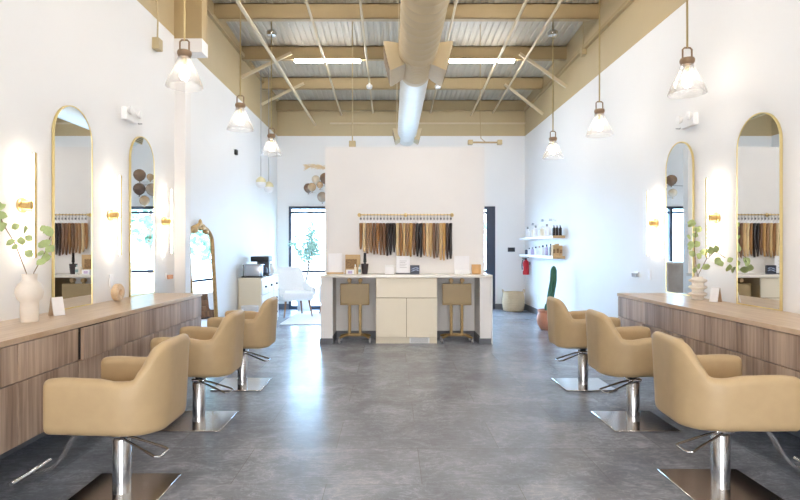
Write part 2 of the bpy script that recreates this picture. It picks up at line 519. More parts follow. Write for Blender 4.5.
def chair_section(t, mir, grow=1.0, push=0.0):
    x, y, nx, ny = chair_plan(t)
    zt, zb = lerp_tab(TOPZ, x), lerp_tab(BOTZ, x)
    back = max(0, min(1, (x - .03) / .27))
    th = .078 - .012 * back
    R = th / 2
    prof = []                                     # (offset inwards, z)
    zb_r = .042 - .010 * back
    for k in range(5):                            # rounded lower outside edge
        a = k / 4 * PI / 2
        prof.append((zb_r * (1 - math.sin(a)) * .8, zb + zb_r * (1 - math.cos(a))))
    for k in range(1, 5): prof.append((0, zb + zb_r + (zt - R - zb - zb_r) * k / 4))
    for k in range(1, 8):
        a = PI * k / 8
        prof.append((R - R * math.cos(a), zt - R + R * math.sin(a)))
    prof.append((th, zt - R)); prof.append((th, .56)); prof.append((th + .01, zb + .03)); prof.append((zb_r * .8 + .02, zb))
    cz = sum(p[1] for p in prof) / len(prof); co = th / 2
    pts = []
    for o, z in prof:
        o2, z2 = co + (o - co) * grow, cz + (z - cz) * (1 - (1 - grow) * .22)
        lean = back * .022 * ((z2 - .42) / .42 - .5)
        px, py = x - nx * o2 + nx * lean, y - ny * o2 + ny * lean
        px += push
        pts.append((px * mir, py, z2))
    return pts
def make_chair(mir, label):
    t = thing('salon_chair', label, 'salon chair', (0, 0, 0), 'styling chairs along the stations')
    rings = []
    for g, p in ((.30, -.026), (.62, -.022), (.85, -.013), (.96, -.005)): rings.append(chair_section(0, mir, g, p))
    N = 56
    for i in range(N + 1): rings.append(chair_section(i / N, mir))
    for g, p in ((.96, -.005), (.85, -.013), (.62, -.022), (.30, -.026)): rings.append(chair_section(1, mir, g, p))
    B().loft(rings).build('shell', M_LEATHER, t, ang=60)
    # seat pan and cushion follow the inside of the U
    def plan_ring(ins, z, front):
        pts = []
        for i in range(41):
            x, y, nx, ny = chair_plan(i / 40)
            px, py = x - nx * ins, y - ny * ins
            pts.append(((px if px > front else front) * mir, py, z))
        return pts
    B().loft([plan_ring(.125, .394, -.20), plan_ring(.105, .396, -.225), plan_ring(.082, .435, -.235), plan_ring(.074, .48, -.24)]).build('seat_base', M_LEATHER, t, ang=50)
    B().loft([plan_ring(.082, .48, -.235), plan_ring(.075, .495, -.25), plan_ring(.076, .525, -.25), plan_ring(.09, .542, -.23), plan_ring(.14, .548, -.19)]).build('seat_cushion', M_LEATHER2, t, ang=60)
    B().box(-.23, .23, -.235, .225, 0.0, .012, .003, 1).build('base_plate', M_PLATE, t)
    b = B(); b.lathe([(.047, .012), (.046, .02), (.046, .292), (.040, .300), (.025, .302)], 32)
    b.build('column', M_CHROME, t)
    b = B(); b.lathe([(.026, .295), (.026, .35), (.034, .355), (.034, .37), (.10, .378), (.11, .394)], 24)
    b.build('seat_mount', M_BLACK, t)
    b = B(); b.box(-.045 * 1, .05, -.045, .045, .303, .324, .006, 2)
    b.build('pump_bracket', M_CHROME, t)
    y0, y1 = -.055, -.19
    pts = [(.03, -.03, .275), (.10, y0 + .002, .272), (.255, y0 - .005, .226), (.272, y0 - .015, .222), (.277, y0 - .03, .221), (.277, y1 + .03, .221), (.272, y1 + .015, .222), (.255, y1 + .005, .226), (.02, -.048, .274)]
    B().tube([(x * mir, y, z + .038) for x, y, z in pts], .0065, 8).build('pump_pedal', M_CHROME, t)
    # footrest: flat bar curving down and forward to a cross bar
    cur = [(-.10, 0, .392), (-.17, 0, .372), (-.235, 0, .30), (-.285, 0, .21), (-.33, 0, .158), (-.385, 0, .137), (-.44, 0, .132)]
    rings = []
    for i, p in enumerate(cur):
        a, c = Vector(cur[max(i - 1, 0)]), Vector(cur[min(i + 1, len(cur) - 1)])
        d = (c - a).normalized(); n = Vector((-d.z, 0, d.x)) * .006
        P = Vector(p)
        rings.append([((P + n).x * mir, -.075, (P + n).z), ((P + n).x * mir, -.03, (P + n).z), ((P - n).x * mir, -.03, (P - n).z), ((P - n).x * mir, -.075, (P - n).z)])
    fr = B().loft(rings).build('footrest', M_CHROME, t, ang=50)
    b = B(); b.cyl((-.447 * mir, -.20, .134), (-.447 * mir, .10, .134), .013, n=16)
    b.cyl((-.447 * mir, -.06, .134), (-.447 * mir, -.045, .134), .017, n=16)
    b.build('foot_bar', M_CHROME, fr)
    return t
CL = [(-1.425, 2.85, 'tan salon chair on the left, nearest of its row, beside the open wooden drawer'),
      (-1.437, 4.02, 'tan salon chair in the middle of the left row'),
      (-1.410, 5.09, 'tan salon chair farthest back in the left row, before the leaning gold mirror')]
CR = [(1.77, 2.91, 'tan salon chair nearest the camera in the right row, its seat turned slightly'),
      (1.794, 4.02, 'tan salon chair in the middle of the right row'),
      (1.80, 5.09, 'tan salon chair farthest back in the right row, before the cactus pot')]
for lst, mir in ((CL, 1), (CR, -1)):
    c0 = make_chair(mir, lst[0][2]); c0.location = (lst[0][0], lst[0][1], 0)
    row = [c0] + [dup(c0, (x, y, 0), lab) for x, y, lab in lst[1:]]
    for c, turn in zip(row, (0, 0, 0) if mir == 1 else (-4.5, -1, 0)):      # seats swivel on their columns
        for ch in c.children:
            if ch.name.split('.')[0] in ('shell', 'seat_base', 'seat_cushion', 'seat_mount', 'footrest'):
                ch.rotation_euler = (0, 0, math.radians(turn))

# ------------------------------------------------------------------ wall-hung stations
MOD, YEND, CZ0, CZ1 = .525, 5.36, .295, .813
def station(side):
    sx = 1 if side == 'left' else -1
    wall = XL if side == 'left' else XR
    front = -1.89 if side == 'left' else 2.24
    depth = abs(front - wall)
    ordn = ['first', 'second', 'third', 'fourth', 'fifth', 'sixth', 'seventh']
    proto = None
    for k in range(7):                           # counted from the far end
        y0 = YEND - MOD * (k + 1)
        lab = 'greyish wood two-drawer wall-hung unit on the %s, %s from the far end' % (side, ordn[k])
        if proto is None:
            t = thing('drawer_unit', lab, 'cabinet', (wall - .002 * sx, y0, CZ0), 'wall-hung drawer units on the %s' % side)
            def bx(bb, a0, a1, *r): return bb.box(min(a0 * sx, a1 * sx), max(a0 * sx, a1 * sx), *r)
            bb = B(); bx(bb, 0, depth - .022, .001, MOD - .001, 0, CZ1 - CZ0)
            bb.build('carcass', M_CARC, t, smooth=False)
            for nm, z0, z1 in (('lower', .0, .317), ('upper', .322, CZ1 - CZ0 - .004)):
                bb = B(); bx(bb, depth - .02, depth, .002, MOD - .002, z0, z1, .0015, 1)
                d = bb.build('drawer_front', M_CABW, t)
            proto = t
        else:
            t = dup(proto, (wall - .002 * sx, y0, CZ0), lab)
        if side == 'left' and k == 3:
            t['label'] = 'greyish wood two-drawer wall-hung unit on the left with its upper drawer pulled slightly open'
            for ch in t.children:
                if ch.name.startswith('drawer_front') and ch.data.name != [c for c in proto.children if c.name.startswith('drawer_front')][0].data.name:
                    ch.location.x += .03
                    bb = B(); bb.box(depth - .022, depth - .02, .012, MOD - .012, .335, CZ1 - CZ0 - .015)
                    bb.box(depth - .03, depth + .0, .012, .022, .335, .49); bb.box(depth - .03, depth + .0, MOD - .022, MOD - .012, .335, .49)
                    bb.build('drawer_box', M_CARC, t, smooth=False)
    b = B(); b.box(min(wall, front + .004 * sx), max(wall, front + .004 * sx), YEND - 7 * MOD - .01, YEND + .006, CZ1, .843, .002, 1)
    tag(b.build('worktop', M_TOPW), 'pale wood worktop running along the %s wall under the arched mirrors' % side, 'worktop')
station('left'); station('right')

# ------------------------------------------------------------------ arched mirrors
def arch(w, h, n=28):
    r = w / 2
    pts = [(-r, 0), (r, 0)]
    for i in range(n + 1):
        a = PI * i / n
        pts.append((r * math.cos(a), h - r + r * math.sin(a)))
    return pts
def make_mirror(sx, label, H):
    t = thing('arched_mirror', label, 'mirror', (0, 0, 0), 'arched wall mirrors')
    W = .49
    poly = [(y, z) for y, z in arch(W - .012, H - .008)]
    B().prism([(y, z + .004) for y, z in poly], 'X', .004 * sx, .016 * sx).build('mirror_glass', M_MIRROR, t, ang=30)
    # frame: thin flat hoop standing proud of the glass
    out, inn = arch(W + .002, H + .001), [(y, z + .009) for y, z in arch(W - .014, H - .016)]
    b = B()
    rings = []
    n = len(out)
    R = []
    for (oy, oz), (iy, iz) in zip(out, inn):
        R.append([(0.001 * sx, oy, oz), (.019 * sx, oy, oz), (.019 * sx, iy, iz), (.001 * sx, iy, iz)])
    V = [[b.bm.verts.new(p) for p in r] for r in R]
    for i in range(n):
        j = (i + 1) % n
        for k in range(4):
            l = (k + 1) % 4
            b.bm.faces.new((V[i][k], V[i][l], V[j][l], V[j][k]))
    b.build('frame', M_GOLD, t, ang=30)
    return t
mL = make_mirror(1, 'tall arched gold-framed mirror on the left wall, nearer the camera, behind the round vase', 1.513)
mL.location = (XL, 4.06, .843)
dup(mL, (XL, 5.18, .843), 'tall arched gold-framed mirror on the left wall, farther one, reflecting brown balloons')
mR = make_mirror(-1, 'tall arched gold-framed mirror on the right wall, nearer one, reflecting the hair rack', 1.472)
mR.location = (XR, 4.10, .843)
dup(mR, (XR, 5.225, .843), 'tall arched gold-framed mirror on the right wall, farther one, behind the ringed vase')

# ------------------------------------------------------------------ sconces
def make_sconce(sx, label):
    t = thing('wall_sconce', label, 'wall light', (0, 0, 0), 'brass bar wall sconces')
    b = B(); b.lathe([(.044, 0), (.048, .004), (.048, .014), (.040, .018)], 28, axis='X')
    for v in b.bm.verts: v.co.x *= sx
    b.build('backplate', M_BRASS, t)
    b = B(); prof = [(.026, .016)]
    for k in range(5):
        x0 = .018 + k * .0135
        prof += [(.030, x0), (.034, x0 + .004), (.034, x0 + .009), (.030, x0 + .012)]
    prof += [(.02, .088)]
    b.lathe(prof, 24, axis='X')
    for v in b.bm.verts: v.co.x *= sx
    b.build('ribbed_arm', M_BRASS, t)
    b = B(); x = .090 * sx
    b.box(min(x, x + .010 * sx), max(x, x + .010 * sx), -.010, .010, -.34, .34, .002, 1)
    b.build('light_bar', M_BRASS, t)
    b = B(); x = .084 * sx
    b.box(min(x, x + .008 * sx), max(x, x + .006 * sx), -.006, .006, -.335, .335, .002, 1)
    b.build('glowing_strip', M_SCONCE, t)
    return t
s0 = make_sconce(1, 'brass bar sconce glowing on the left wall, left of the nearer arched mirror')
s0.location = (XL, 3.50, 1.57)
dup(s0, (XL, 4.60, 1.57), 'brass bar sconce glowing on the left wall between the two arched mirrors')
dup(s0, (XL, 5.68, 1.57), 'brass bar sconce glowing on the left wall next to the white pilaster')
s1 = make_sconce(-1, 'brass bar sconce glowing on the right wall between the two arched mirrors')
s1.location = (XR, 4.63, 1.55)
dup(s1, (XR, 5.70, 1.55), 'brass bar sconce glowing on the right wall beyond the farther arched mirror')
dup(s1, (XR, 3.47, 1.55), 'brass bar sconce on the right wall, nearer than both arched mirrors')

# ------------------------------------------------------------------ pendants
def make_pendant(label):
    t = thing('pendant_lamp', label, 'pendant light', (0, 0, 0), 'clear glass cone pendants')
    # origin at the rim of the glass
    b = B()
    outer = [(.150, 0), (.146, .01), (.128, .06), (.098, .125), (.062, .20), (.044, .25)]
    inner = [(r - .004, z) for r, z in outer[::-1]]
    b.lathe(outer + inner, 36, caps=False)
    b.build('glass_shade', M_SHADE, t, ang=60)
    b = B(); b.lathe([(.03, .235), (.050, .25), (.058, .268), (.058, .285), (.052, .296), (.03, .302), (.012, .305)], 28)
    b.build('cap', M_BRONZE, t)
    b = B()
    w, z0, z1 = .038, .298, .385
    b.tube([(-w, 0, z0), (-w, 0, z1 - .015), (-w + .015, 0, z1), (w - .015, 0, z1), (w, 0, z1 - .015), (w, 0, z0)], .0075, 8)
    b.build('yoke', M_BRONZE, t)
    b = B(); b.cyl((0, 0, .255), (0, 0, .17), .018, .016, 16); b.build('socket', M_GOLD, t)
    b = B(); b.lathe([(.012, .175), (.018, .155), (.032, .12), (.036, .095), (.030, .068), (.012, .056)], 20)
    b.build('bulb', M_BULB, t, ang=80)
    return t
PEND = [(-1.71, 4.45, 2.62, 'clear glass pendant with brass cord at left, nearest of the left row'),
        (-1.71, 6.09, 2.62, 'clear glass pendant with brass cord, second in the left row'),
        (-1.73, 7.75, 2.62, 'clear glass pendant with brass cord, farthest in the left row'),
        (2.46, 4.50, 2.575, 'clear glass pendant with brass cord at right, nearest of the right row'),
        (2.37, 6.17, 2.575, 'clear glass pendant with brass cord, second in the right row'),
        (2.31, 7.75, 2.575, 'clear glass pendant with brass cord, farthest in the right row')]
p0 = None
for i, (x, y, z, lab) in enumerate(PEND):
    if p0 is None: p0 = make_pendant(lab); p0.location = (x, y, z); t = p0
    else: t = dup(p0, (x, y, z), lab)
    ztop = deck(y) + .002 - z
    if i in (2, 5):
        zc = 4.36 - z
        b = B(); b.lathe([(.02, zc - .04), (.07, zc - .03), (.075, zc + .02), (.05, zc + .045), (.012, zc + .06)], 24)
        b.build('canopy', M_CHROME, t)
        b = B(); b.cyl((0, 0, .38), (0, 0, zc - .03), .0085, n=8); b.cyl((0, 0, zc + .03), (0, 0, ztop), .0085, n=8); b.build('cord', M_CORD, t)
    else:
        b = B(); b.cyl((0, 0, .38), (0, 0, ztop), .0085, n=8); b.build('cord', M_CORD, t)
        b = B(); b.lathe([(.06, ztop - .05), (.065, ztop - .01), (.065, ztop)], 24); b.build('canopy', M_CHROME, t)
M_PALEDOME = mat('pale_brass_dome', (224, 216, 176), 0.4, 0.3, var=0.04)
def small_pendant(x, y, z, tilt, label):
    t = thing('globe_pendant', label, 'pendant light', (x, y, z), 'small brass dome pendants')
    b = B(); b.lathe([(.085, 0), (.083, .03), (.068, .06), (.04, .085), (.012, .10)], 24); b.build('dome', M_PALEDOME, t)
    b = B(); b.lathe([(.006, -.10), (.05, -.09), (.08, -.055), (.085, -.02), (.08, .0)], 24); b.build('globe', M_WHITE, t, ang=70)
    b = B(); b.cyl((0, 0, .095), (0, 0, deck(y) + .002 - z), .006, n=8); b.build('cord', M_GREYPL, t)
small_pendant(-2.27, 9.35, 2.42, 0, 'small brass dome pendant over the back left corner, left one of two')
small_pendant(-2.18, 9.55, 2.36, 0, 'small brass dome pendant over the back left corner, right one of two')

# ------------------------------------------------------------------ ceiling lights, duct, pipes, braces
def strip(x0, x1, y, label):
    z = deck(y + .03) - .212
    t = thing('strip_light', label, 'ceiling light', ((x0 + x1) / 2, y, z), 'linear ceiling lights')
    h = (x1 - x0) / 2
    B().box(-h, h, -.045, .045, -.014, 0, .003, 1).build('housing', M_WHITE, t)
    b = B(); prof = [(.05 * math.cos(a), -.013 - .034 * math.sin(a)) for a in [PI * k / 10 for k in range(11)]]
    b.prism(prof, 'X', -h + .01, h - .01); b.build('diffuser', M_TUBE, t, ang=50)
for r, yj in enumerate((8.635, 5.965, 3.295, .625, -1.9)):  # first pair is in view; the other rows are added unseen for fill
    wh = ['over the hair rack', 'added unseen above the middle chairs', 'added unseen above the near chairs', 'added unseen above the camera', 'added unseen near the front window'][r]
    strip(-1.56, -.50, yj, 'long white strip light left of the duct, %s' % wh)
    strip(.88, 1.96, yj, 'long white strip light right of the duct, %s' % wh)

DX, DZ = .285, CAMH + 2.15
t = thing('air_duct', 'round beige spiral duct with angled vents hanging along the middle of the ceiling', 'air duct', (DX, 0, DZ))
b = B()
prof = []
y = YF + .1
while y < 5.75:
    prof += [(.205, y), (.205, y + .13), (.211, y + .137), (.211, y + .15), (.205, y + .157)]
    y += .16
prof += [(.205, 5.82)]
b.lathe(prof, 40, axis='Y'); b.build('spiral_run', M_DUCT, t, ang=50)
b = B(); prof = [(.205, 5.8), (.218, 5.8), (.218, 5.83)]
y = 5.83
while y < 6.48:
    prof += [(.205, y), (.205, y + .03), (.198, y + .035), (.198, y + .05)]
    y += .055
prof += [(.195, 6.5), (.18, 6.65)]
b.lathe(prof, 40, axis='Y'); b.build('ribbed_collar', M_DUCT, t, ang=30)
b = B(); b.lathe([(.18, 6.63), (.18, 10.2), (.188, 10.2), (.188, 10.25), (.18, 10.25), (.18, 10.5)], 40, axis='Y'); b.build('pale_run', M_DUCT_LIT, t, ang=50)
b = B(); b.lathe([(.184, 10.46), (.184, 10.53), (.15, 10.555), (.02, 10.56)], 40, axis='Y'); b.build('end_cap', M_DUCT_LIT, t, ang=40)
def boot(yc, sx, s):
    b = B()
    d = Vector((sx * .92, 0, -.22)).normalized()
    w = Vector((0, 1, 0)); h = d.cross(w)
    rings = []
    for dist, ww, hh in ((.10, .20, .09), (.22, .27, .13), (.33, .30, .16), (.352, .30, .16)):
        c = d * (dist * s) + Vector((0, yc, 0))
        rings.append([c + w * (ww * s * a) + h * (hh * s * e) for a, e in ((-1, -1), (1, -1), (1, 1), (-1, 1))])
    o = b.loft(rings).build('outlet_boot', M_DUCT, t, smooth=False)
    b = B()
    for k in range(6):
        q = -1 + 2 * (k + .5) / 6
        c = d * (.353 * s) + Vector((0, yc, 0)) + h * (.142 * s * q)
        pts = [c + w * (.27 * s * a) + h * (.014 * s * e) + d * (dd * s) for dd in (-.004, .006) for a, e in ((-1, -1), (1, -1), (1, 1), (-1, 1))]
        V = [b.bm.verts.new(p) for p in pts]
        for f in ((0, 1, 2, 3), (4, 5, 6, 7), (0, 1, 5, 4), (1, 2, 6, 5), (2, 3, 7, 6), (3, 0, 4, 7)): b.bm.faces.new([V[i] for i in f])
    b.build('grille', M_GRILLE, o, smooth=False)
for sx in (-1, 1):
    boot(6.14, sx, 1.0); boot(10.25, sx, .72)
b = B()
for yy in (-1.5, 1.2, 3.9, 6.9, 8.62, 9.95):
    for sx in (-1, 1): b.cyl((sx * .2, yy, 0), (sx * .2, yy, deck(yy) - DZ + .002), .004, n=6)
b.build('hanger_rods', M_BEIGE_L, t)

def pipe(p0, p1, r, label, m=M_BEIGE_L, name='conduit_pipe', grp='conduit pipes under the roof'):
    v = Vector(p1) - Vector(p0)
    tag(B().cyl((0, 0, 0), tuple(v), r, n=12).build(name, m, loc=p0), label, 'pipe', grp)
def under(y, drop=.235): return deck(y) - drop
pipe((-1.61, 0, 3.86), (-1.61, YB, 3.86), .022, 'beige conduit pipe running to the back wall, closest to the left wall')
pipe((-1.06, 0, under(0, .285)), (-1.06, YB, under(YB, .285)), .018, 'beige conduit pipe under the roof crossing the left strip light')
pipe((-.40, 0, under(0)), (-.40, YB, under(YB)), .016, 'beige conduit pipe just left of the duct')
pipe((.81, 0, under(0)), (.81, YB, under(YB)), .016, 'beige conduit pipe just right of the duct')
pipe((1.66, 0, under(0, .285)), (1.66, YB, under(YB, .285)), .020, 'beige conduit pipe under the roof crossing the right strip light')
pipe((2.12, 0, under(0)), (2.12, YB, under(YB)), .018, 'beige conduit pipe closest to the right wall')
def brace(p0, p1, label):
    p0, p1 = Vector(p0), Vector(p1)
    d = p1 - p0
    b = B(); w = Vector((0, .022, 0)); n = d.normalized().cross(Vector((0, 1, 0))) * .022
    b.loft([[q + w + n, q + w - n, q - w - n, q - w + n] for q in (Vector((0, 0, 0)), d)])
    tag(b.build('roof_brace', M_BEIGE_L, loc=p0, smooth=False), label, 'brace', 'diagonal roof braces')
def jb(y): return deck(y) - .10
brace((-1.60, 8.60, CAMH + 3.09), (XL + .01, 8.60, CAMH + 2.70), 'short slanted roof brace at the left wall by the strip light')
brace((-1.62, 9.93, CAMH + 3.01), (XL + .01, 9.93, CAMH + 2.62), 'short slanted roof brace at the left wall, farther back')
brace((2.03, 8.60, CAMH + 3.08), (XR - .01, 8.60, CAMH + 2.55), 'short slanted roof brace at the right wall by the strip light')
brace((2.07, 9.93, CAMH + 2.99), (XR - .01, 9.93, CAMH + 2.44), 'short slanted roof brace at the right wall, farther back')
for x, lab in ((-.40, 'small white smoke detector hanging left of the duct'), (.81, 'small white smoke detector hanging right of the duct')):
    z = under(9.55) - .0185
    b = B(); b.lathe([(.012, -.11), (.045, -.10), (.055, -.07), (.05, -.04), (.02, -.03), (.016, .0)], 20)
    tag(b.build('smoke_detector', M_WHITE, loc=(x, 9.55, z)), lab, 'detector', 'white detectors on the ceiling pipes')

M_JBOX = mat('beige_box', (190, 172, 134), 0.5, var=0.05)
def wall_box(loc, size, cable, label, m=M_JBOX):
    t = thing('junction_box', label, 'electrical box', loc, 'beige junction boxes')
    sx, sy, sz = size
    B().box(-sx / 2, sx / 2, -sy / 2, sy / 2, 0, sz, .004, 1).build('box', m, t)
    B().tube(cable, .009, 8).build('cable', m, t)
wall_box((XL + .033, 5.46, 3.29), (.07, .10, .115), [(0, 0, .11), (0, .01, .3), (0, -.03, .6), (0, -.05, .95), (0, -.05, deck(5.4) - 3.29)], 'beige junction box on the left wall with its cable rising past the paint line')
wall_box((XR - .035, 7.78, 4.06), (.07, .10, .115), [(0, 0, .11), (0, 0, .3), (0, 0, deck(7.78) - 4.06)], 'beige junction box on the upper right wall with a straight cable')
wall_box((-.57, PY + .065, 2.73), (.095, .07, .095), [(0, 0, .09), (0, 0, .8), (0, 0, deck(PY) - 2.73)], 'beige junction box on top of the white partition under a straight cable')
t = thing('twin_spotlight', 'beige bar with two square lamp heads hanging above the right end of the partition', 'ceiling light', (1.36, 7.9, 2.83))
b = B(); b.cyl((-.2, 0, 0), (.2, 0, 0), .013, n=10); b.build('bar', M_BEIGE, t)
for sx in (-1, 1): B().box(sx * .215 - .035, sx * .215 + .035, -.035, .035, -.035, .035, .006, 1).build('lamp_head', M_JBOX, t)
B().tube([(0, 0, .01), (-.06, 0, .06), (-.07, 0, .4), (-.07, 0, deck(7.9) - 2.83)], .006, 8).build('cord', M_BEIGE, t)

# emergency lights, sensor, wall plates
def emergency(x, sx, y, z, label):
    t = thing('emergency_light', label, 'emergency light', (x, y, z), 'white twin-head emergency lights')
    b = B(); b.box(min(0, .055 * sx), max(0, .055 * sx), -.11, .11, -.055, .06, .012, 2); b.build('housing', M_WHITE, t)
    for yy in (-.085, .085):
        b = B(); b.lathe([(.018, 0), (.034, .02), (.038, .042), (.03, .046)], 18, axis='X', c=(0, 0, 0))
        for v in b.bm.verts: v.co = Vector(((v.co.x + .05) * sx, v.co.y + yy, v.co.z + .03))
        b.build('lamp_head', M_WHITE, t)
    b = B(); b.tube([(.02 * sx, .10, -.02), (.03 * sx, .17, -.035), (.03 * sx, .23, -.02)], .006, 6); b.build('arm', M_GREYPL, t)
emergency(XL - .002, 1, 4.90, 2.49, 'white twin-head emergency light high on the left wall between the mirrors')
emergency(XR + .002, -1, 5.02, 2.47, 'white twin-head emergency light high on the right wall by the far mirror')
tag(B().box(0, .04, -.04, .04, -.04, .04, .006, 1).build('motion_sensor', M_BLACK, loc=(XL - .002, 8.27, 2.75)), 'small black square sensor high on the left wall', 'sensor')
def holder(x, sx, y, m, label):
    t = thing('tool_holder', label, 'tool holder', (x, y, .98), 'hair tool holders on the walls')
    b = B(); b.box(min(0, .012 * sx), max(0, .012 * sx), -.05, .05, -.02, .04, .003, 1); b.build('mounting_plate', M_WHITE, t)
    for yy in (-.03, .03):
        b = B(); b.lathe([(.014, -.022), (.018, -.02), (.020, .022), (.017, .022), (.014, -.015)], 18, c=(.030 * sx, yy, 0))
        b.build('cup', m, t)
holder(XL, 1, 5.78, M_COPPER, 'copper double-cup tool holder on the left wall by the pilaster')
holder(XR, -1, 6.15, M_SILVER, 'grey double-cup tool holder on the right wall past the worktop end')
def outlet(p, sx, lab):
    t = thing('wall_outlet', lab, 'outlet', p, 'white wall outlets')
    B().box(min(0, .008 * sx), max(0, .008 * sx), -.036, .036, -.058, .058, .002, 1).build('cover_plate', M_WHITE, t)
    for zz in (-.025, .025):
        B().box(min(.007 * sx, .01 * sx), max(.007 * sx, .01 * sx), -.014, .014, zz - .014, zz + .014).build('socket', M_PAPER, t)
outlet((XL, 4.62, 1.01), 1, 'white outlet plate on the left wall above the round wooden ornament')
outlet((XR, 5.85, 1.0), -1, 'white outlet plate on the right wall above the far worktop end')
outlet((XR, 10.3, .33), -1, 'white outlet plate low on the right wall beside the basket')

# ------------------------------------------------------------------ things on the side worktops
TZ = .8432
t = thing('vase', 'cream ceramic vase with a round belly on the left worktop', 'vase', (-2.215, 3.30, TZ))
b = B(); b.lathe([(.046, 0), (.049, .004), (.050, .07), (.049, .115), (.052, .125), (.068, .145), (.076, .175), (.075, .20), (.062, .23), (.045, .246), (.040, .255), (.041, .285), (.043, .292), (.036, .292), (.033, .25), (.02, .2)], 40)
b.build('body', M_CERAM, t, ang=50)
def branch(name, label, loc, stems, leaves, rnd_seed, L=.062, W=.026):
    rnd = random.Random(rnd_seed)
    t = thing(name, label, 'branch', loc)
    b = B()
    for s in stems: b.tube(s, .003, 6)
    b.build('stems', M_STEM, t)
    b = B()
    for p in leaves:
        k = rnd.uniform(.75, 1.15)
        b.leaf(p, (rnd.uniform(-1, 1), rnd.uniform(-.5, .5), rnd.uniform(-.6, .5)), (rnd.uniform(-.4, .4), -1, rnd.uniform(-.2, .7)), L * k, W * k)
    b.build('leaves', M_LEAF, t, ang=60)
# left: two stems leaning apart
stl = [[(0, 0, .1), (-.02, .0, .30), (-.09, .0, .48), (-.15, -.02, .60), (-.19, -.02, .73)],
       [(0, 0, .1), (.02, .01, .30), (.08, .02, .42), (.12, .0, .50), (.14, .0, .55)]]
lvl = [(-.19, -.02, .68), (-.18, -.03, .72), (-.15, -.02, .66), (-.20, -.02, .62), (-.12, -.02, .64), (-.17, -.02, .56), (-.11, .0, .57), (-.08, -.01, .50), (-.10, 0, .47), (-.04, -.02, .52), (-.03, -.01, .55),
       (.02, 0, .50), (.06, -.01, .48), (.08, .0, .54), (.11, -.02, .55), (.13, 0, .50), (.12, -.02, .46), (.14, .0, .43), (.10, -.01, .41), (.08, -.02, .38), (.05, 0, .42), (.15, -.02, .52), (.03, -.01, .40), (.12, -.03, .38)]
branch('leafy_branch', 'green leafy branches standing in the round cream vase', (-2.215, 3.30, TZ), stl, lvl, 5)
t = thing('vase', 'white stacked-ring vase on the right worktop', 'vase', (2.65, 4.68, TZ))
prof = [(.045, 0), (.050, .004), (.050, .012)]
for k in range(3):
    z = .012 + k * .058
    prof += [(.046, z + .004), (.046, z + .018), (.070, z + .032), (.074, z + .040), (.068, z + .048), (.046, z + .056)]
prof += [(.038, .192), (.036, .20), (.028, .20), (.026, .15)]
B().lathe(prof, 40).build('body', M_CERAM, t, ang=35)
str_ = [[(0, 0, .1), (-.005, 0, .22), (-.02, 0, .34), (-.03, 0, .46), (-.02, -.01, .62)], [(0, 0, .1), (.0, -.01, .22), (.02, -.10, .36), (.03, -.20, .42), (.04, -.32, .37)]]
lvr = [(-.06, 0, .63), (-.02, -.01, .66), (.02, 0, .64), (-.04, 0, .60), (.0, -.01, .55), (-.06, 0, .53), (-.03, -.01, .48), (.02, 0, .50), (-.05, 0, .45), (.01, -.01, .42), (-.02, 0, .38), (.03, 0, .36),
       (.02, -.08, .42), (.03, -.13, .46), (.04, -.20, .41), (.03, -.27, .37), (.05, -.33, .34), (.04, -.38, .32), (.02, -.22, .33), (.02, -.15, .30), (.03, -.06, .29), (.03, -.30, .30), (-.02, -.02, .26), (-.01, 0, .30), (.05, -.38, .28)]
branch('leafy_branch', 'green leafy branches standing in the white ringed vase', (2.65, 4.68, TZ), str_, lvr, 9, .066, .028)
def tent(loc, rz, label, w=.075, h=.125):
    t = thing('table_sign', label, 'sign', loc, 'white tent signs on the worktops', rz)
    M = Matrix.Rotation(math.radians(-14), 4, 'X')
    b = B(); b.box(-w / 2, w / 2, -.004, .004, 0, h, .0015, 1, Matrix.Translation((0, -.031, .001)) @ M); b.build('front_panel', M_PAPER, t)
    M = Matrix.Rotation(math.radians(14), 4, 'X')
    b = B(); b.box(-w / 2, w / 2, -.003, .003, 0, h, .001, 1, Matrix.Translation((0, .031, .001)) @ M); b.build('back_panel', M_TOPW, t)
tent((-2.235, 3.60, TZ), math.radians(62), 'white tent sign on the left worktop beside the round vase')
tent((2.69, 4.49, TZ), math.radians(-62), 'white tent sign on the right worktop beside the ringed vase', .07, .12)
b = B()
n = 36
R = []
for k in range(n):
    a = 2 * PI * k / n
    ca, sa = math.cos(a), math.sin(a)
    sec = [(-.026, .030), (-.026, .062), (-.018, .072), (.018, .072), (.026, .062), (.026, .030), (.018, .025), (-.018, .025)]
    R.append([(x, r * ca, .0725 + r * sa) for x, r in sec])
V = [[b.bm.verts.new(p) for p in r] for r in R]
for i in range(n):
    j = (i + 1) % n
    for k in range(8): b.bm.faces.new((V[i][k], V[i][(k + 1) % 8], V[j][(k + 1) % 8], V[j][k]))
ro = tag(b.build('ring_ornament', wood('pale_turned_wood', (226, 200, 164), (196, 162, 122), (1, 6, 6), 6), loc=(-2.32, 4.57, TZ)), 'round pale wood ornament with a hole standing on the left worktop', 'ornament')
ro.rotation_euler = (0, 0, math.radians(-2))

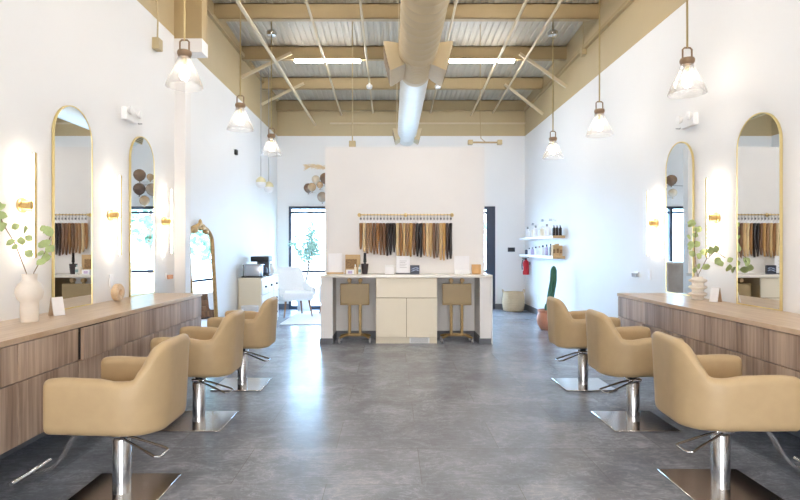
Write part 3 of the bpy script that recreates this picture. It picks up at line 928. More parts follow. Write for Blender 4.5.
# ------------------------------------------------------------------ hair station at the partition
t = thing('base_cabinet', 'cream shaker base cabinet with drawer and two doors between the carts', 'cabinet', (.195, PF, 0))
b = B(); b.box(-.412, .412, .022, .465, .085, .888); b.build('carcass', M_CART, t, smooth=False)  # darker than the doors, painting shade into the gaps between them
b = B(); b.box(-.412, .412, .045, .465, 0, .085); b.build('toe_kick', M_CREAM, t, smooth=False)
def shaker(bb, x0, x1, z0, z1, rail=.055):
    bb.box(x0, x1, .011, .02, z0, z1)
    bb.box(x0, x0 + rail, 0, .011, z0, z1); bb.box(x1 - rail, x1, 0, .011, z0, z1)
    bb.box(x0 + rail, x1 - rail, 0, .011, z0, z0 + rail); bb.box(x0 + rail, x1 - rail, 0, .011, z1 - rail, z1)
    return bb
B().box(-.409, .409, 0, .02, .620, .882, .003, 1).build('drawer', M_CREAM, t)
shaker(B(), -.409, -.004, .09, .611).build('door', M_CREAM, t, smooth=False)
shaker(B(), .004, .409, .09, .611).build('door', M_CREAM, t, smooth=False)
b = B(); b.box(-.968, 1.346, PF - .022, PY, .890, .926, .003, 1)
tag(b.build('countertop', M_QUARTZ), 'pale quartz countertop along the foot of the white partition', 'countertop')
struct(B().box(1.331, 1.346, PF - .018, PY, 0, .889).build('trim_5', M_WHITE, smooth=False))
t = thing('floor_vent', 'white vent panel at the foot of the cream base cabinet', 'vent', (.37, PF + .03, 0))
B().box(-.135, .135, -.008, .0145, .004, .082, .003, 1).build('panel', M_WHITE, t)
b = B()
for k in range(4): b.box(-.115, .115, -.010, -.008, .018 + k * .015, .024 + k * .015)
b.build('slats', M_GREYPL, t, smooth=False)

def make_cart(label):
    t = thing('tray_cart', label, 'salon cart', (0, 0, 0), 'folded tray carts in the kneeholes')
    B().box(-.197, .197, -.02, .012, .515, .803, .008, 2).build('tray', M_CART, t)
    b = B(); b.box(-.197, .197, -.032, -.02, .515, .53, .003, 1); b.box(-.185, .185, -.0215, -.0195, .54, .79, .001, 1)
    b.build('tray_rim', M_CART, t)
    for sx in (-1, 1):
        b = B(); b.box(sx * .072 - .019, sx * .072 + .019, .018, .048, .09, .835, .004, 1); b.build('post', M_CARTP, t)
        b = B(); b.cyl((sx * .075, -.005, .848), (sx * .075, .06, .848), .028, n=18); b.build('knob', M_KRAFT, t)
    b = B(); b.box(-.11, .11, .015, .05, .085, .125, .004, 1); b.build('crossbar', M_CARTP, t)
    for sx in (-1, 1):
        for sy, ex in ((-.055, .205), (.17, .20)):
            b = B(); b.tube([(sx * .08, .03, .105), (sx * .13, .03 + (sy - .03) * .4, .10), (sx * ex, sy, .072)], .016, 8)
            b.build('foot', M_CARTP, t)
    for sx in (-1, 1):
        for sy, ex in ((-.055, .205), (.17, .20)):
            b = B(); b.cyl((sx * ex - .012, sy, .027), (sx * ex + .012, sy, .027), .027, n=18)
            b.cyl((sx * ex, sy, .04), (sx * ex, sy, .078), .009, n=8)
            b.build('caster', M_GREYPL, t)
    return t
c = make_cart('brown-beige folded tray cart on casters in the left kneehole'); c.location = (-.505, 7.33, 0)
dup(c, (.88, 7.33, 0), 'brown-beige folded tray cart on casters in the right kneehole')

# brass rail with hair wefts
RZ, RY = 1.757, PY - .055
t = thing('hanging_rail', 'brass wall rail on the white partition holding hair extensions', 'rail', (0, PY, RZ))
b = B(); b.cyl((-.475, -.055, 0), (.862, -.055, 0), .009, n=14); b.build('rod', M_BRASS, t)
for x in (-.466, .194, .856):
    b = B(); b.cyl((x, 0, 0), (x, -.012, 0), .028, .024, 20); b.cyl((x, -.01, 0), (x, -.062, 0), .009, n=12); b.ball((x, -.058, 0), .017, 14, 8)
    b.build('bracket', M_BRASS, t)
HC = {'brown': (118, 84, 58), 'dark brown': (62, 46, 38), 'light brown': (158, 122, 86), 'golden brown': (148, 104, 60),
      'blonde': (206, 172, 122), 'golden blonde': (200, 156, 92), 'near-black': (42, 34, 32), 'ash brown': (128, 108, 92), 'pale blonde': (222, 196, 152)}
def hair_mat(c):
    return mat('hair_' + c.replace(' ', '_').replace('-', '_'), HC[c], 0.42, var=0.32, scale=5, stretch=(38, 38, 1.2), bmp=0.15)
seq = ['golden brown', 'pale blonde', 'light brown', 'light brown', 'brown', 'golden brown', 'brown', 'brown', 'dark brown', 'near-black', 'near-black', 'pale blonde', 'golden brown', 'blonde', 'light brown', 'golden blonde',
       'brown', 'near-black', 'near-black', 'golden brown', 'pale blonde', 'blonde', 'brown', 'ash brown', 'blonde', 'golden blonde', 'dark brown', 'near-black']
lens = [.36, .40, .42, .41, .43, .43, .44, .44, .45, .44, .40, .47, .48, .47, .46, .46, .44, .46, .47, .45, .46, .47, .49, .48, .51, .52, .50, .49]
ordw = ['leftmost', '2nd', '3rd', '4th', '5th', '6th', '7th', '8th', '9th', '10th', '11th', '12th', '13th', '14th', '15th', '16th', '17th', '18th', '19th', '20th', '21st', '22nd', '23rd', '24th', '25th', '26th', '27th', 'rightmost']
rnd = random.Random(3)
for i, (c, L) in enumerate(zip(seq, lens)):
    x = -.442 + i * (1.274 / 27)
    lab = ('%s hair extension at the %s end of the brass rail' % (c, 'left' if i == 0 else 'right')) if i in (0, 27) else '%s hair extension, %s from the left on the brass rail' % (c, ordw[i])
    t = thing('hair_extension', lab, 'hair extension', (x, RY, RZ - .117), 'hair extensions on the brass rail')
    b = B()
    rings = []
    N = 9
    ph = rnd.uniform(0, 6)
    for k in range(15):
        q = k / 14
        w = .0208 * (1 + .10 * math.sin(q * 5 + ph)) * (1 - .35 * max(0, q - .75) / .25)
        th = .014 * (1 - .5 * max(0, q - .7) / .3) + .006
        dx = .002 * math.sin(q * 4 + ph)
        ring = []
        for m in range(2 * N):
            a = 2 * PI * m / (2 * N)
            rip = 1 + .16 * math.cos(a * 5 + ph + q * 2)
            zz = -L * q - (.018 * math.cos(a * 3 + ph) if k == 14 else 0)
            ring.append((dx + w * math.cos(a) * (1 + .05 * math.cos(a * 4)), .012 * math.sin(q * 3) + th * math.sin(a) * rip, zz))
        rings.append(ring)
    b.loft(rings).build('hair', hair_mat(c), t, ang=60)
    b = B(); b.box(-.021, .021, -.012, .012, -.006, .036, .003, 1); b.build('clip', M_PAPER, t)
    hk = B().tube([(0, 0, .034), (0, 0, .095), (0, -.010, .108), (0, -.0135, .117), (0, -.010, .127), (0, 0, .1305), (0, .010, .127), (0, .0135, .117)], .0025, 6).build('hook', M_BASEB, t)
    b = B(); b.box(-.013, .013, -.0135, -.0125, .052, .072); b.box(-.013, .013, -.0125, -.0115, .048, .076); b.build('tag', M_GREYPL if i % 3 else M_BASEB, t, smooth=False)

# things on the quartz countertop
QZ = .9262
t = thing('display_sign', 'white square sign in a wooden stand at the left end of the countertop', 'sign', (-.79, 7.52, QZ))
B().box(-.115, .115, -.03, .03, 0, .022, .002, 1).build('stand', M_KRAFT, t)
B().box(-.095, .095, -.005, .005, .022, .285, .002, 1).build('panel', M_PAPER, t)
t = thing('kraft_box', 'tan kraft box with a brown printed front next to the white square sign', 'box', (-.55, 7.58, QZ))
B().box(-.102, .102, -.05, .05, 0, .265, .003, 1).build('body', M_KRAFT, t)
B().box(-.095, .06, -.052, -.05, .075, .205).build('printed_panel', M_PRINT, t, smooth=False)
t = thing('carton', 'small white carton with lilac label before the kraft box', 'carton', (-.575, 7.44, QZ))
B().box(-.055, .055, -.03, .03, 0, .062, .002, 1).build('body', M_PAPER, t)
B().box(-.03, .03, -.0315, -.03, .008, .045).build('label', M_LILAC, t, smooth=False)
def bottle(name, loc, r, h, m, capm, label, cat='bottle', group=None, pump=False, band=None):
    t = thing(name, label, cat, loc, group)
    B().lathe([(r * .9, 0), (r, .004), (r, h * .68), (r * .85, h * .74), (r * .4, h * .78), (r * .4, h * .82)], 20).build('body', m, t, ang=40)
    b = B()
    if pump:
        b.lathe([(r * .5, h * .8), (r * .5, h * .88), (r * .15, h * .89), (r * .15, h * .97), (r * .3, h * .97), (r * .3, h)], 14)
        b.box(-r * .9, 0, -r * .15, r * .15, h * .965, h)
    else:
        b.lathe([(r * .48, h * .8), (r * .5, h), (r * .3, h * 1.0)], 16)
    b.build('cap', capm, t, ang=40)
    if band:
        B().lathe([(r * 1.01, h * .2), (r * 1.02, h * .21), (r * 1.02, h * .5), (r * 1.01, h * .51)], 20).build('label_band', band, t)
    return t
bottle('bottle', (-.505, 7.42, QZ), .017, .135, M_CREAM, M_PAPER, 'slim cream bottle between the lilac carton and the white bottle')
bottle('bottle', (-.445, 7.42, QZ), .018, .13, M_WHITE, M_TEAL, 'slim white bottle with teal cap left of the dark cup', band=M_TEAL)
t = thing('cup', 'dark tapered cup holding combs on the countertop', 'cup', (-.375, 7.46, QZ))
B().lathe([(.036, 0), (.038, .004), (.052, .142), (.047, .142), (.035, .02), (.01, .015)], 28).build('body', M_DARKCUP, t, ang=40)
for dx, a, lab in ((-.012, 3, 'black comb standing in the dark cup, left one'), (.014, -3, 'black comb standing in the dark cup, right one')):
    b = B(); M = Matrix.Translation((0, 0, .0)) @ Matrix.Rotation(math.radians(a), 4, 'Y')
    b.box(-.009, .009, -.003, .003, 0, .26, .002, 1, M); b.box(-.017, .017, -.0025, .0025, .14, .27, .002, 1, M)
    tag(b.build('comb', M_BLACK, loc=(-.375 + dx, 7.46, QZ + .022)), lab, 'comb', 'combs in the dark cup')
b = B(); b.box(-.062, .062, -.06, .06, 0, .125, .006, 2)
tt = thing('gift_box', 'small white cube box left of the tall white sign', 'box', (-.035, 7.46, QZ))
b.build('body', M_PAPER, tt)
B().box(-.0635, .0635, -.0615, .0615, .095, .128, .003, 1).build('lid', M_WHITE, tt)
t = thing('display_sign', 'tall white sign on a dark base under the hair extensions', 'sign', (.155, 7.48, QZ))
B().box(-.105, .10, -.03, .03, 0, .016, .002, 1).build('base', M_BASEB, t)
B().box(-.094, .094, -.005, .005, .016, .25, .002, 1).build('panel', M_PAPER, t)
b = B()
for k in range(5): b.box(-.05, .05 - .02 * (k % 2), -.0058, -.005, .09 + k * .022, .094 + k * .022)
b.build('printed_lines', M_GREYPL, t, smooth=False)
t = thing('picture_block', 'small navy picture block with pale swirl right of the tall white sign', 'picture', (.315, 7.46, QZ))
B().box(-.064, .064, -.02, .02, 0, .122, .003, 1).build('block', M_NAVYPIC, t)
b = B()
pts = [(-.055, .035), (-.02, .05), (.01, .06), (.04, .055), (.058, .045)]
for dz in (0, .028):
    rings = [[(x, -.0215, z + dz + w), (x, -.0205, z + dz + w), (x, -.0205, z + dz - w), (x, -.0215, z + dz - w)] for (x, z), w in zip(pts, (.001, .008, .004, .008, .001))]
    b.loft(rings)
b.build('swirl', M_PALEBLUE, t)
t = thing('display_sign', 'plain white sign with white foot at the right end of the countertop', 'sign', (.965, 7.48, QZ))
B().box(-.105, .105, -.03, .03, 0, .055, .003, 1).build('foot', M_WHITE, t)
B().box(-.105, .105, -.004, .004, .055, .25, .002, 1).build('panel', M_PAPER, t)
t = thing('candle_cup', 'tan ceramic cup at the far right of the countertop', 'cup', (1.165, 7.46, QZ))
B().lathe([(.052, 0), (.060, .006), (.066, .04), (.066, .132), (.060, .132), (.058, .03), (.01, .02)], 28).build('body', M_TANCUP, t, ang=40)

# ------------------------------------------------------------------ back left corner
# ornate mirror leaning on the left wall
t = thing('floor_mirror', 'ornate old-gold arched floor mirror leaning on the left wall behind the chairs', 'mirror', (XL + .13, 6.63, 0))
t.rotation_euler = (0, math.radians(-3.2), 0)
W, H = .86, 1.575
gl = [(y, z + .06) for y, z in arch(W - .10, H - .12, 20)]
def arch_e(w, h, e, n=28):
    r = w / 2
    return [(-r, 0), (r, 0)] + [(r * math.cos(PI * i / n), h - e + e * math.sin(PI * i / n)) for i in range(n + 1)]
B().prism([(y, z + .05) for y, z in arch_e(W - .06, H - .075, .17)], 'X', -.012, .004).build('mirror_glass', M_MIRROR, t, ang=25)
o_, i_ = arch_e(W, H, .20), [(y, z + .035) for y, z in arch_e(W - .07, H - .07, .17)]
b = B(); R = [[(-.02, oy, oz), (.022, oy, oz), (.03, (oy + iy) / 2, (oz + iz) / 2), (.012, iy, iz), (-.02, iy, iz)] for (oy, oz), (iy, iz) in zip(o_, i_)]
V = [[b.bm.verts.new(p) for p in r] for r in R]
for i in range(len(V)):
    j = (i + 1) % len(V)
    for k in range(5): b.bm.faces.new((V[i][k], V[i][(k + 1) % 5], V[j][(k + 1) % 5], V[j][k]))
b.build('frame', M_OLDGOLD, t, ang=30)
b = B()
for k in range(-4, 5):
    b.ball((.012, k * .055, H - .01 - .0042 * k * k + (.03 if k == 0 else 0)), (.022, .036, .036 if k else .05), 12, 8)
for k in (-3, -1, 1, 3): b.ball((.02, k * .06, H - .045 - .004 * k * k), (.02, .045, .022), 12, 8)
b.build('carved_crest', M_OLDGOLD, t, ang=70)

# cream cabinet with drawers along the left wall
t = thing('drawer_cabinet', 'cream cabinet with white dark-knobbed drawers along the back left wall', 'cabinet', (XL + .02, 8.38, 0))
B().box(0, .35, 0, 1.24, 0, .80, .003, 1).build('body', M_CREAM, t)
B().box(0, .365, -.005, 1.245, .80, .82, .003, 1).build('top', M_CREAM, t)
for c in range(3):
    for r in range(3):
        d = B().box(.35, .368, .02 + c * .405, .41 + c * .405, .06 + r * .245, .295 + r * .245, .004, 1).build('drawer', M_WHITE, t)
        B().ball((.38, .215 + c * .405, .18 + r * .245), .017, 12, 8).build('knob', M_BLACK, d)
t = thing('toaster_oven', 'silver countertop oven with dark posts on the cream cabinet', 'appliance', (-2.19, 8.56, .82))
B().box(-.165, .165, -.12, .12, 0, .02, .003, 1).build('base', M_BLACK, t)
B().box(-.125, .125, -.10, .10, .02, .195, .012, 2).build('body', M_SILVER, t)
for sx in (-1, 1):
    b = B(); b.box(sx * .14 - .008, sx * .14 + .008, -.112, -.096, .02, .20, .003, 1); b.build('post', M_BLACK, t)
B().box(-.15, .15, -.10, .10, .195, .207, .004, 1).build('lid', M_SILVER, t)
t = thing('coffee_machine', 'black coffee machine behind the silver oven on the cream cabinet', 'coffee machine', (-2.15, 8.98, .82))
B().box(-.12, .13, -.12, .12, 0, .03, .005, 2).build('base', M_BLACK, t)
B().box(-.10, .10, .02, .12, .03, .27, .008, 2).build('column', M_BASEB, t)
B().box(-.17, .13, -.13, .13, .24, .325, .012, 2).build('head', M_BLACK, t)
b = B(); b.lathe([(.05, .032), (.06, .05), (.062, .11), (.045, .15), (.04, .15)], 20, c=(.03, -.05, 0)); b.build('carafe', M_NAVY_HAZE, t)
t = thing('vase', 'small white round-bodied vase at the far end of the cream cabinet', 'vase', (-2.10, 9.42, .82))
B().lathe([(.03, 0), (.055, .03), (.062, .07), (.05, .11), (.03, .14), (.026, .18), (.03, .19), (.022, .19), (.02, .1)], 24).build('body', M_WHITE, t, ang=60)
t = thing('waste_bin', 'white bin standing in front of the cream cabinet', 'bin', (-2.15, 8.17, 0))
B().lathe([(.10, 0), (.105, .005), (.128, .40), (.13, .41), (.122, .41), (.098, .02), (.02, .015)], 28).build('body', M_WHITE, t, ang=40)

# white armchairs on the rug
tag(B().box(-1.88, -.55, 9.0, 10.92, 0, .014, .004, 1).build('rug', M_RUG), 'pale grey rug under the white armchairs by the back window', 'rug')
def armchair(loc, rz, label):
    """faces local -Y"""
    t = thing('armchair', label, 'armchair', loc, 'white upholstered armchairs', rz)
    B().box(-.30, .30, -.30, .28, .30, .46, .05, 4).build('seat', M_FABW, t, ang=60)
    rings = []
    for k in range(9):
        q = k / 8
        z = .36 + q * .54
        yc = .20 + q * .20
        hw = .31 - .04 * q * q - (.05 if k == 8 else .012 if k == 7 else 0)
        th = .06 - .015 * q - (.025 if k == 8 else 0)
        ring = []
        for m in range(24):
            a = 2 * PI * m / 24
            cx = math.copysign(abs(math.cos(a)) ** .6, math.cos(a)); cy = math.copysign(abs(math.sin(a)) ** .6, math.sin(a))
            ring.append((hw * cx, yc + th * cy - .10 * abs(cx) ** 3, z))
        rings.append(ring)
    B().loft(rings).build('backrest', M_FABW, t, ang=70)
    for sx in (-1, 1):
        rings = []
        for k in range(9):
            q = k / 8
            y = -.24 + q * .46
            h = .50 + .12 * q * q
            rings.append([(sx * .30 + .05 * math.cos(a), y, .42 + (h - .34) / 2 * math.sin(a) + (h - .42) / 2) for a in [2 * PI * m / 14 for m in range(14)]])
        B().loft(rings).build('armrest', M_FABW, t, ang=60)
        for sy in (-.22, .22):
            B().tube([(sx * .22, sy, .32), (sx * .27, sy * 1.2, 0)], .02, 10, radii=[.022, .012]).build('leg', M_WALNUT, t)
    return t
armchair((-1.84, 10.08, .0162), math.radians(30), 'white upholstered armchair with walnut legs beside the drawer cabinet')
t = thing('footstool', 'low white upholstered footstool with walnut legs behind the armchair', 'stool', (-1.22, 10.62, .0175))
B().box(-.20, .20, -.20, .20, .20, .55, .05, 4).build('seat', M_FABW, t, ang=60)
for sx in (-1, 1):
    for sy in (-1, 1): B().tube([(sx * .13, sy * .13, .22), (sx * .18, sy * .18, 0)], .018, 10, radii=[.02, .011]).build('leg', M_WALNUT, t)
# pieces behind the partition that the mirrors show
t = thing('dresser', 'brown wooden dresser under the back window, seen in the leaning gold mirror', 'dresser', (-.74, 10.92, 0))
B().box(-.42, .42, 0, .36, .04, .52, .004, 1).build('body', M_WALNUT, t)
for r in range(4): B().box(-.41, .41, -.014, 0, .06 + r * .113, .165 + r * .113, .004, 1).build('drawer', M_WALNUT, t)
for sx in (-1, 1): B().box(sx * .40 - .02, sx * .40 + .02, .02, .34, 0, .04).build('foot', M_WALNUT, t)
t = thing('reception_desk', 'greyish wood reception desk behind the partition, seen in the far right mirror', 'desk', (.55, 8.9, 0))
B().box(-.42, .45, 0, .04, 0, 1.02, .003, 1).build('front_panel', M_CABW, t)
B().box(.41, .45, .04, .6, 0, 1.02, .003, 1).build('side_panel', M_CABW, t)
B().box(-.42, -.38, .04, .6, 0, 1.02, .003, 1).build('side_panel', M_CABW, t)
B().box(-.44, .47, -.02, .62, 1.02, 1.05, .003, 1).build('desk_top', M_TOPW, t)
# potted tree
t = thing('potted_tree', 'slim olive tree in a pot in front of the back window', 'potted tree', (-1.80, 11.05, 0))
B().lathe([(.11, 0), (.13, .01), (.16, .30), (.165, .32), (.15, .32), (.14, .28), (.02, .27)], 28).build('pot', M_WHITE, t, ang=40)
b = B(); b.tube([(0, 0, .27), (.04, -.01, .6), (.10, 0, .9), (.12, -.02, 1.15)], .02, 8, radii=[.022, .019, .015, .010])
rn = random.Random(21)
tips = []
for k in range(15):
    a = rn.uniform(0, 2 * PI); z0 = rn.uniform(.8, 1.12); r = rn.uniform(.10, .34); z1 = rn.uniform(1.08, 1.86)
    e = (.12 + r * math.cos(a), .10 * math.sin(a) - .04, z1)
    b.tube([(.09, -.005, z0), ((.1 + e[0]) / 2, e[1] / 2, (z0 + z1) / 2 - .03), e], .005, 6, radii=[.008, .006, .003])
    tips.append(((.09, -.005, z0), e))
b.build('trunk', M_BARK, t)
b = B()
for p, e in tips:
    for k in range(46):
        q = rn.uniform(.35, 1.08)
        c = [p[i] + (e[i] - p[i]) * q + rn.gauss(0, .045) for i in range(3)]
        c[1] = min(c[1], .08)
        b.leaf(c, (rn.uniform(-1, 1), rn.uniform(-1, .2), rn.uniform(-.3, 1)), (rn.uniform(-1, 1), -1, rn.uniform(-1, 1)), rn.uniform(.06, .10), .014)
b.build('leaves', M_LEAF2, t, smooth=False)
# balloon garland
BC = {'brown': (134, 104, 82), 'tan': (196, 164, 128), 'taupe': (158, 138, 120), 'cream': (228, 210, 184), 'dark brown': (98, 74, 60)}
BAL = [(-1.70, 10.98, 2.50, .095, 'brown', 'brown balloon at the left tip of the garland'), (-1.60, 10.80, 2.50, .085, 'tan', 'tan balloon at the front of the garland beside the left tip'),
       (-1.56, 11.05, 2.68, .085, 'cream', 'cream balloon at the top left of the garland'), (-1.45, 10.86, 2.55, .068, 'tan', 'small tan balloon in the middle of the garland left of the partition'),
       (-1.36, 10.98, 2.70, .11, 'brown', 'large brown balloon in the garland touching the partition edge'), (-1.42, 11.0, 2.32, .105, 'taupe', 'lowest taupe balloon of the garland by the partition edge'),
       (-.13, 10.98, 2.66, .11, 'brown', 'brown balloon mirrored in the far left mirror, upper left'), (.11, 10.92, 2.715, .07, 'tan', 'tan balloon mirrored in the far left mirror, upper'),
       (.10, 10.98, 2.47, .125, 'taupe', 'taupe balloon mirrored in the far left mirror, middle'), (.34, 10.95, 2.76, .12, 'brown', 'brown balloon mirrored in the far left mirror, top'),
       (.36, 10.98, 2.48, .12, 'dark brown', 'dark brown balloon mirrored in the far left mirror, right'), (-.16, 10.98, 2.40, .085, 'cream', 'cream balloon mirrored in the far left mirror, low'),
       (.24, 10.95, 2.24, .10, 'tan', 'tan balloon mirrored in the far left mirror, lowest')]
tag(B().tube([(-1.80, YB - .05, 2.62), (-1.2, YB - .05, 2.55), (-.4, YB - .05, 2.58), (.55, YB - .05, 2.60)], .006, 6).build('garland_cord', M_GREYPL), 'thin cord on the back wall that the balloons hang along', 'cord')
for x, y, z, r, c, lab in BAL:
    t = thing('balloon', lab, 'balloon', (x, y, z), 'brown and tan balloons of the garland')
    m = mat('balloon_' + c.replace(' ', '_'), BC[c], 0.22, var=0.03)
    B().lathe([(.002, -r * 1.12), (r * .35, -r * .98), (r * .72, -r * .68), (r * .95, -r * .25), (r, .05 * r), (r * .92, .42 * r), (r * .66, .76 * r), (r * .3, .96 * r), (.002, r)], 26).build('skin', m, t, ang=80)
    B().lathe([(.012, -r * 1.12 - .022), (.014, -r * 1.12 - .018), (.004, -r * 1.11), (.004, -r * 1.05)], 12).build('knot', m, t)
    B().tube([(0, 0, -r * 1.1), (0, (YB - y) * .5, -r * 1.0), (0, YB - y, -r * .8)], .003, 6).build('ribbon', M_GREYPL, t)
t = thing('pampas_plume', 'pale pampas plume sticking out left above the balloons', 'dried grass', (-1.30, 11.0, 2.88))
b = B(); rp = random.Random(4)
for k in range(90):
    q = rp.random()
    c = (-.42 * q, rp.uniform(-.02, .02), .02 + .05 * math.sin(q * 2.6) + rp.gauss(0, .012))
    b.leaf(c, (-1, rp.uniform(-.3, .3), rp.uniform(-.5, .45)), (0, -1, .3), .11, .007)
b.build('plume', M_PAMPAS, t, smooth=False)
B().tube([(.02, 0, -.02), (-.2, 0, .05), (-.42, 0, .05)], .004, 6).build('stalk', M_KRAFT, t)

# ------------------------------------------------------------------ back right corner
def shelf(z, name_l):
    t = thing('wall_shelf', name_l, 'shelf', (XR, 8.71, z), 'white product shelves on the right wall')
    B().box(-.20, 0, 0, 2.27, -.045, 0, .003, 1).build('board', M_WHITE, t)
    B().box(-.20, 0, -.006, 0, -.045, 0, .001, 1).build('end_strip', M_KRAFT, t)
shelf(1.487, 'upper white product shelf on the right wall with pale end grain')
shelf(1.155, 'lower white product shelf on the right wall with pale end grain')
rs = random.Random(11)
S1, S2 = 1.4872, 1.1552
pos = ['nearest', 'second nearest', 'third nearest', 'fourth nearest', 'fifth nearest', 'sixth nearest', 'seventh nearest', 'eighth nearest', 'ninth nearest', 'tenth nearest']
for k in range(3):
    bottle('bottle', (XR - .05 - .052 * k, 8.79, S1), .024, .17, M_CARC, M_BLACK,
           'dark pump bottle at the near end of the upper shelf, %s' % ['against the wall', 'middle of three', 'by the shelf edge'][k], group='dark pump bottles', pump=True)
for k in range(8):
    y = 9.12 + k * .22
    bottle('bottle', (XR - .13 + .02 * (k % 2), y, S1), .032 + .004 * (k % 3), .15 + .03 * ((k * 2) % 3), [M_WHITE, M_PAPER, M_CREAM][k % 3], [M_WHITE, M_GREYPL, M_WHITE][k % 3],
           'white product bottle in the row on the upper shelf, %s to the camera' % pos[k], group='white bottles on the upper shelf')
for k, (dx, h, lab) in enumerate(((.05, .17, 'against the wall'), (.105, .20, 'middle of three'), (.16, .18, 'by the shelf edge'))):
    t = thing('kraft_carton', 'tan kraft carton at the near end of the lower shelf, ' + lab, 'carton', (XR - dx, 8.80, S2), 'tan cartons on the lower shelf')
    B().box(-.025, .025, -.05, .05, 0, h, .003, 1).build('body', M_KRAFT, t)
    B().box(-.018, .018, -.051, -.05, h * .25, h * .6).build('label', M_PRINT, t, smooth=False)
cols = [(M_BASEB, M_BLACK), (M_LILAC, M_BLACK), (M_WHITE, M_NAVY_HAZE), (M_PAPER, M_COPPER), (M_WHITE, M_BLACK), (M_LILAC, M_GREYPL), (M_PAPER, M_NAVY_HAZE), (M_NAVY_HAZE, M_WHITE)]
nmc = ['grey', 'lilac', 'white dark-capped', 'white copper-capped', 'white black-capped', 'lilac grey-capped', 'white navy-capped', 'navy']
for k in range(8):
    y = 9.05 + k * .235
    bottle('bottle', (XR - .13, y, S2), .022 + .005 * (k % 3), .20 - .012 * k, cols[k][0], cols[k][1],
           '%s product bottle on the lower shelf, %s to the camera' % (nmc[k], pos[k]), group='bottles on the lower shelf')
for k, (y, z) in enumerate(((9.2, 1.755), (9.7, 1.77), (10.35, 1.73))):
    t = thing('picture_light', 'small metal wall light above the product shelves, %s' % ['nearest to the camera', 'middle of three', 'farthest from the camera'][k], 'wall light', (XR, y, z), 'small wall lights above the shelves')
    b = B(); b.lathe([(.022, 0), (.022, -.012), (.008, -.014)], 14, axis='X'); b.tube([(-.01, 0, 0), (-.06, 0, .03), (-.09, 0, .03)], .006, 8); b.build('arm', M_WHITE, t)
    b = B(); b.lathe([(.018, .03), (.03, -.01), (.028, -.012), (.01, .02)], 16, c=(-.09, 0, .0)); b.build('shade', M_SILVER, t)
t = thing('fire_extinguisher', 'red fire extinguisher hanging on the right wall in the back corner', 'fire extinguisher', (XR - .083, 10.92, .74))
B().lathe([(.055, 0), (.062, .008), (.062, .24), (.05, .275), (.022, .295), (.022, .305)], 24).build('cylinder', M_RED, t, ang=40)
b = B(); b.lathe([(.02, .30), (.02, .325), (.012, .33)], 14); b.box(-.075, .02, -.01, .01, .325, .338, .002, 1); b.box(-.065, .02, -.01, .01, .35, .362, .002, 1, Matrix.Rotation(.12, 4, 'Y')); b.build('valve', M_BLACK, t)
b = B(); b.tube([(-.015, 0, .315), (-.07, -.01, .29), (-.082, -.01, .2), (-.075, -.01, .1)], .009, 8); b.build('hose', M_BLACK, t)
B().box(-.064, -.058, -.03, .03, .08, .17).build('label', M_PAPER, t, smooth=False)
B().box(.058, .085, -.02, .02, .20, .26).build('wall_bracket', M_GREYPL, t, smooth=False)
t = thing('wall_tablet', 'small dark control panel on the back wall right of the glass', 'control panel', (2.50, YB, 1.245))
B().box(-.075, .075, -.02, 0, -.045, .045, .005, 2).build('housing', M_NAVY_HAZE, t)
B().box(-.055, .055, -.022, -.02, -.03, .03).build('screen', M_BLACK, t, smooth=False)
t = thing('basket', 'round woven straw basket on the floor in the back right corner', 'basket', (2.47, 10.99, 0))
b = B(); prof = [(.17, 0), (.185, .004)]
for k in range(11):
    z = .01 + k * .034
    bulge = .205 + .018 * math.sin(PI * k / 10)
    prof += [(bulge - .004, z), (bulge + .002, z + .010), (bulge + .002, z + .022), (bulge - .004, z + .032)]
prof += [(.20, .388), (.188, .388), (.18, .03), (.02, .02)]
b.lathe(prof, 40); b.build('body', M_BASKET, t, ang=50)
for s in (-1, 1):
    B().tube([(s * .20, -.06, .37), (s * .215, -.05, .43), (s * .215, .05, .43), (s * .20, .06, .37)], .009, 8).build('handle', M_BASKET, t)
t = thing('plant_pot', 'round terracotta pot on the floor behind the far right chair', 'plant pot', (2.46, 8.50, 0))
B().lathe([(.10, 0), (.12, .006), (.168, .09), (.178, .16), (.168, .23), (.150, .27), (.162, .275), (.165, .31), (.15, .315), (.145, .29), (.02, .285)], 36).build('body', M_TERRA, t, ang=50)
B().lathe([(.143, .288), (.143, .296), (.01, .30)], 28).build('soil', M_SOIL, t)
t = thing('cactus', 'tall green column cactus growing from the terracotta pot', 'cactus', (2.46, 8.50, .29))
def ribbed(b, pts, radii, ribs=9, amp=.16):
    n = ribs * 4
    rings = []
    for (x, y, z), r in zip(pts, radii):
        rings.append([(x + r * (1 + amp * math.cos(ribs * 2 * PI * k / n)) * math.cos(2 * PI * k / n), y + r * (1 + amp * math.cos(ribs * 2 * PI * k / n)) * math.sin(2 * PI * k / n), z) for k in range(n)])
    b.loft(rings)
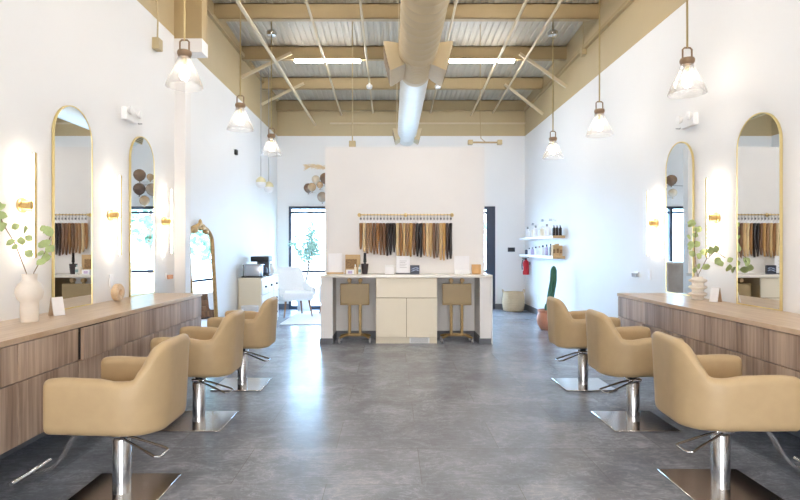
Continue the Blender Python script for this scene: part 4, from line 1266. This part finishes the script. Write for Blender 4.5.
b = B(); ribbed(b, [(0, 0, 0), (.02, 0, .12), (.05, 0, .3), (.08, 0, .48), (.085, 0, .64), (.085, 0, .695), (.085, 0, .715)], [.035, .045, .048, .047, .043, .026, .004]); b.build('column', M_CACT, t, ang=70)
b = B(); ribbed(b, [(-.03, -.03, 0), (-.035, -.035, .06), (-.035, -.035, .11), (-.035, -.035, .13)], [.026, .03, .022, .004]); b.build('side_shoot', M_CACT, t, ang=70)

# ------------------------------------------------------------------ light, camera, render look
w = bpy.data.worlds.new('sky'); SC.world = w; w.use_nodes = True
nt = w.node_tree
bg = nt.nodes['Background']
wt = nt.nodes.new('ShaderNodeTexCoord'); wx = nt.nodes.new('ShaderNodeSeparateXYZ')
nt.links.new(wt.outputs['Generated'], wx.inputs[0])
wr = nt.nodes.new('ShaderNodeMapRange'); wr.inputs['From Min'].default_value = -0.3; wr.inputs['From Max'].default_value = 0.3
nt.links.new(wx.outputs['Y'], wr.inputs['Value'])
wc = ramp(nt, wr.outputs[0], [(0.0, (0.51, 0.51, 0.52, 1)), (1.0, (0.42, 0.68, 1.0, 1))])
nt.links.new(wc, bg.inputs['Color'])
bg.inputs['Strength'].default_value = 20.0

cd = bpy.data.cameras.new('camera'); cam = bpy.data.objects.new('camera', cd); COL.objects.link(cam)
cam.location = (0, 0, CAMH); cam.rotation_euler = (PI / 2, 0, 0)
cd.sensor_fit = 'HORIZONTAL'; cd.sensor_width = 36.0; cd.lens = 540 / 800 * 36.0
cd.shift_x = 8 / 800; cd.shift_y = -3 / 800
cd.clip_start = .05; cd.clip_end = 200
SC.camera = cam
vs = SC.view_settings
vs.view_transform = 'Standard'; vs.look = 'None'; vs.gamma = 1.0; vs.use_curve_mapping = False
vs.exposure = 0.48
cy = SC.cycles
cy.use_denoising = True
cy.max_bounces = 10; cy.diffuse_bounces = 6; cy.glossy_bounces = 5; cy.transparent_max_bounces = 16; cy.transmission_bounces = 6
cy.caustics_reflective = False; cy.caustics_refractive = False
cy.sample_clamp_indirect = 6.0
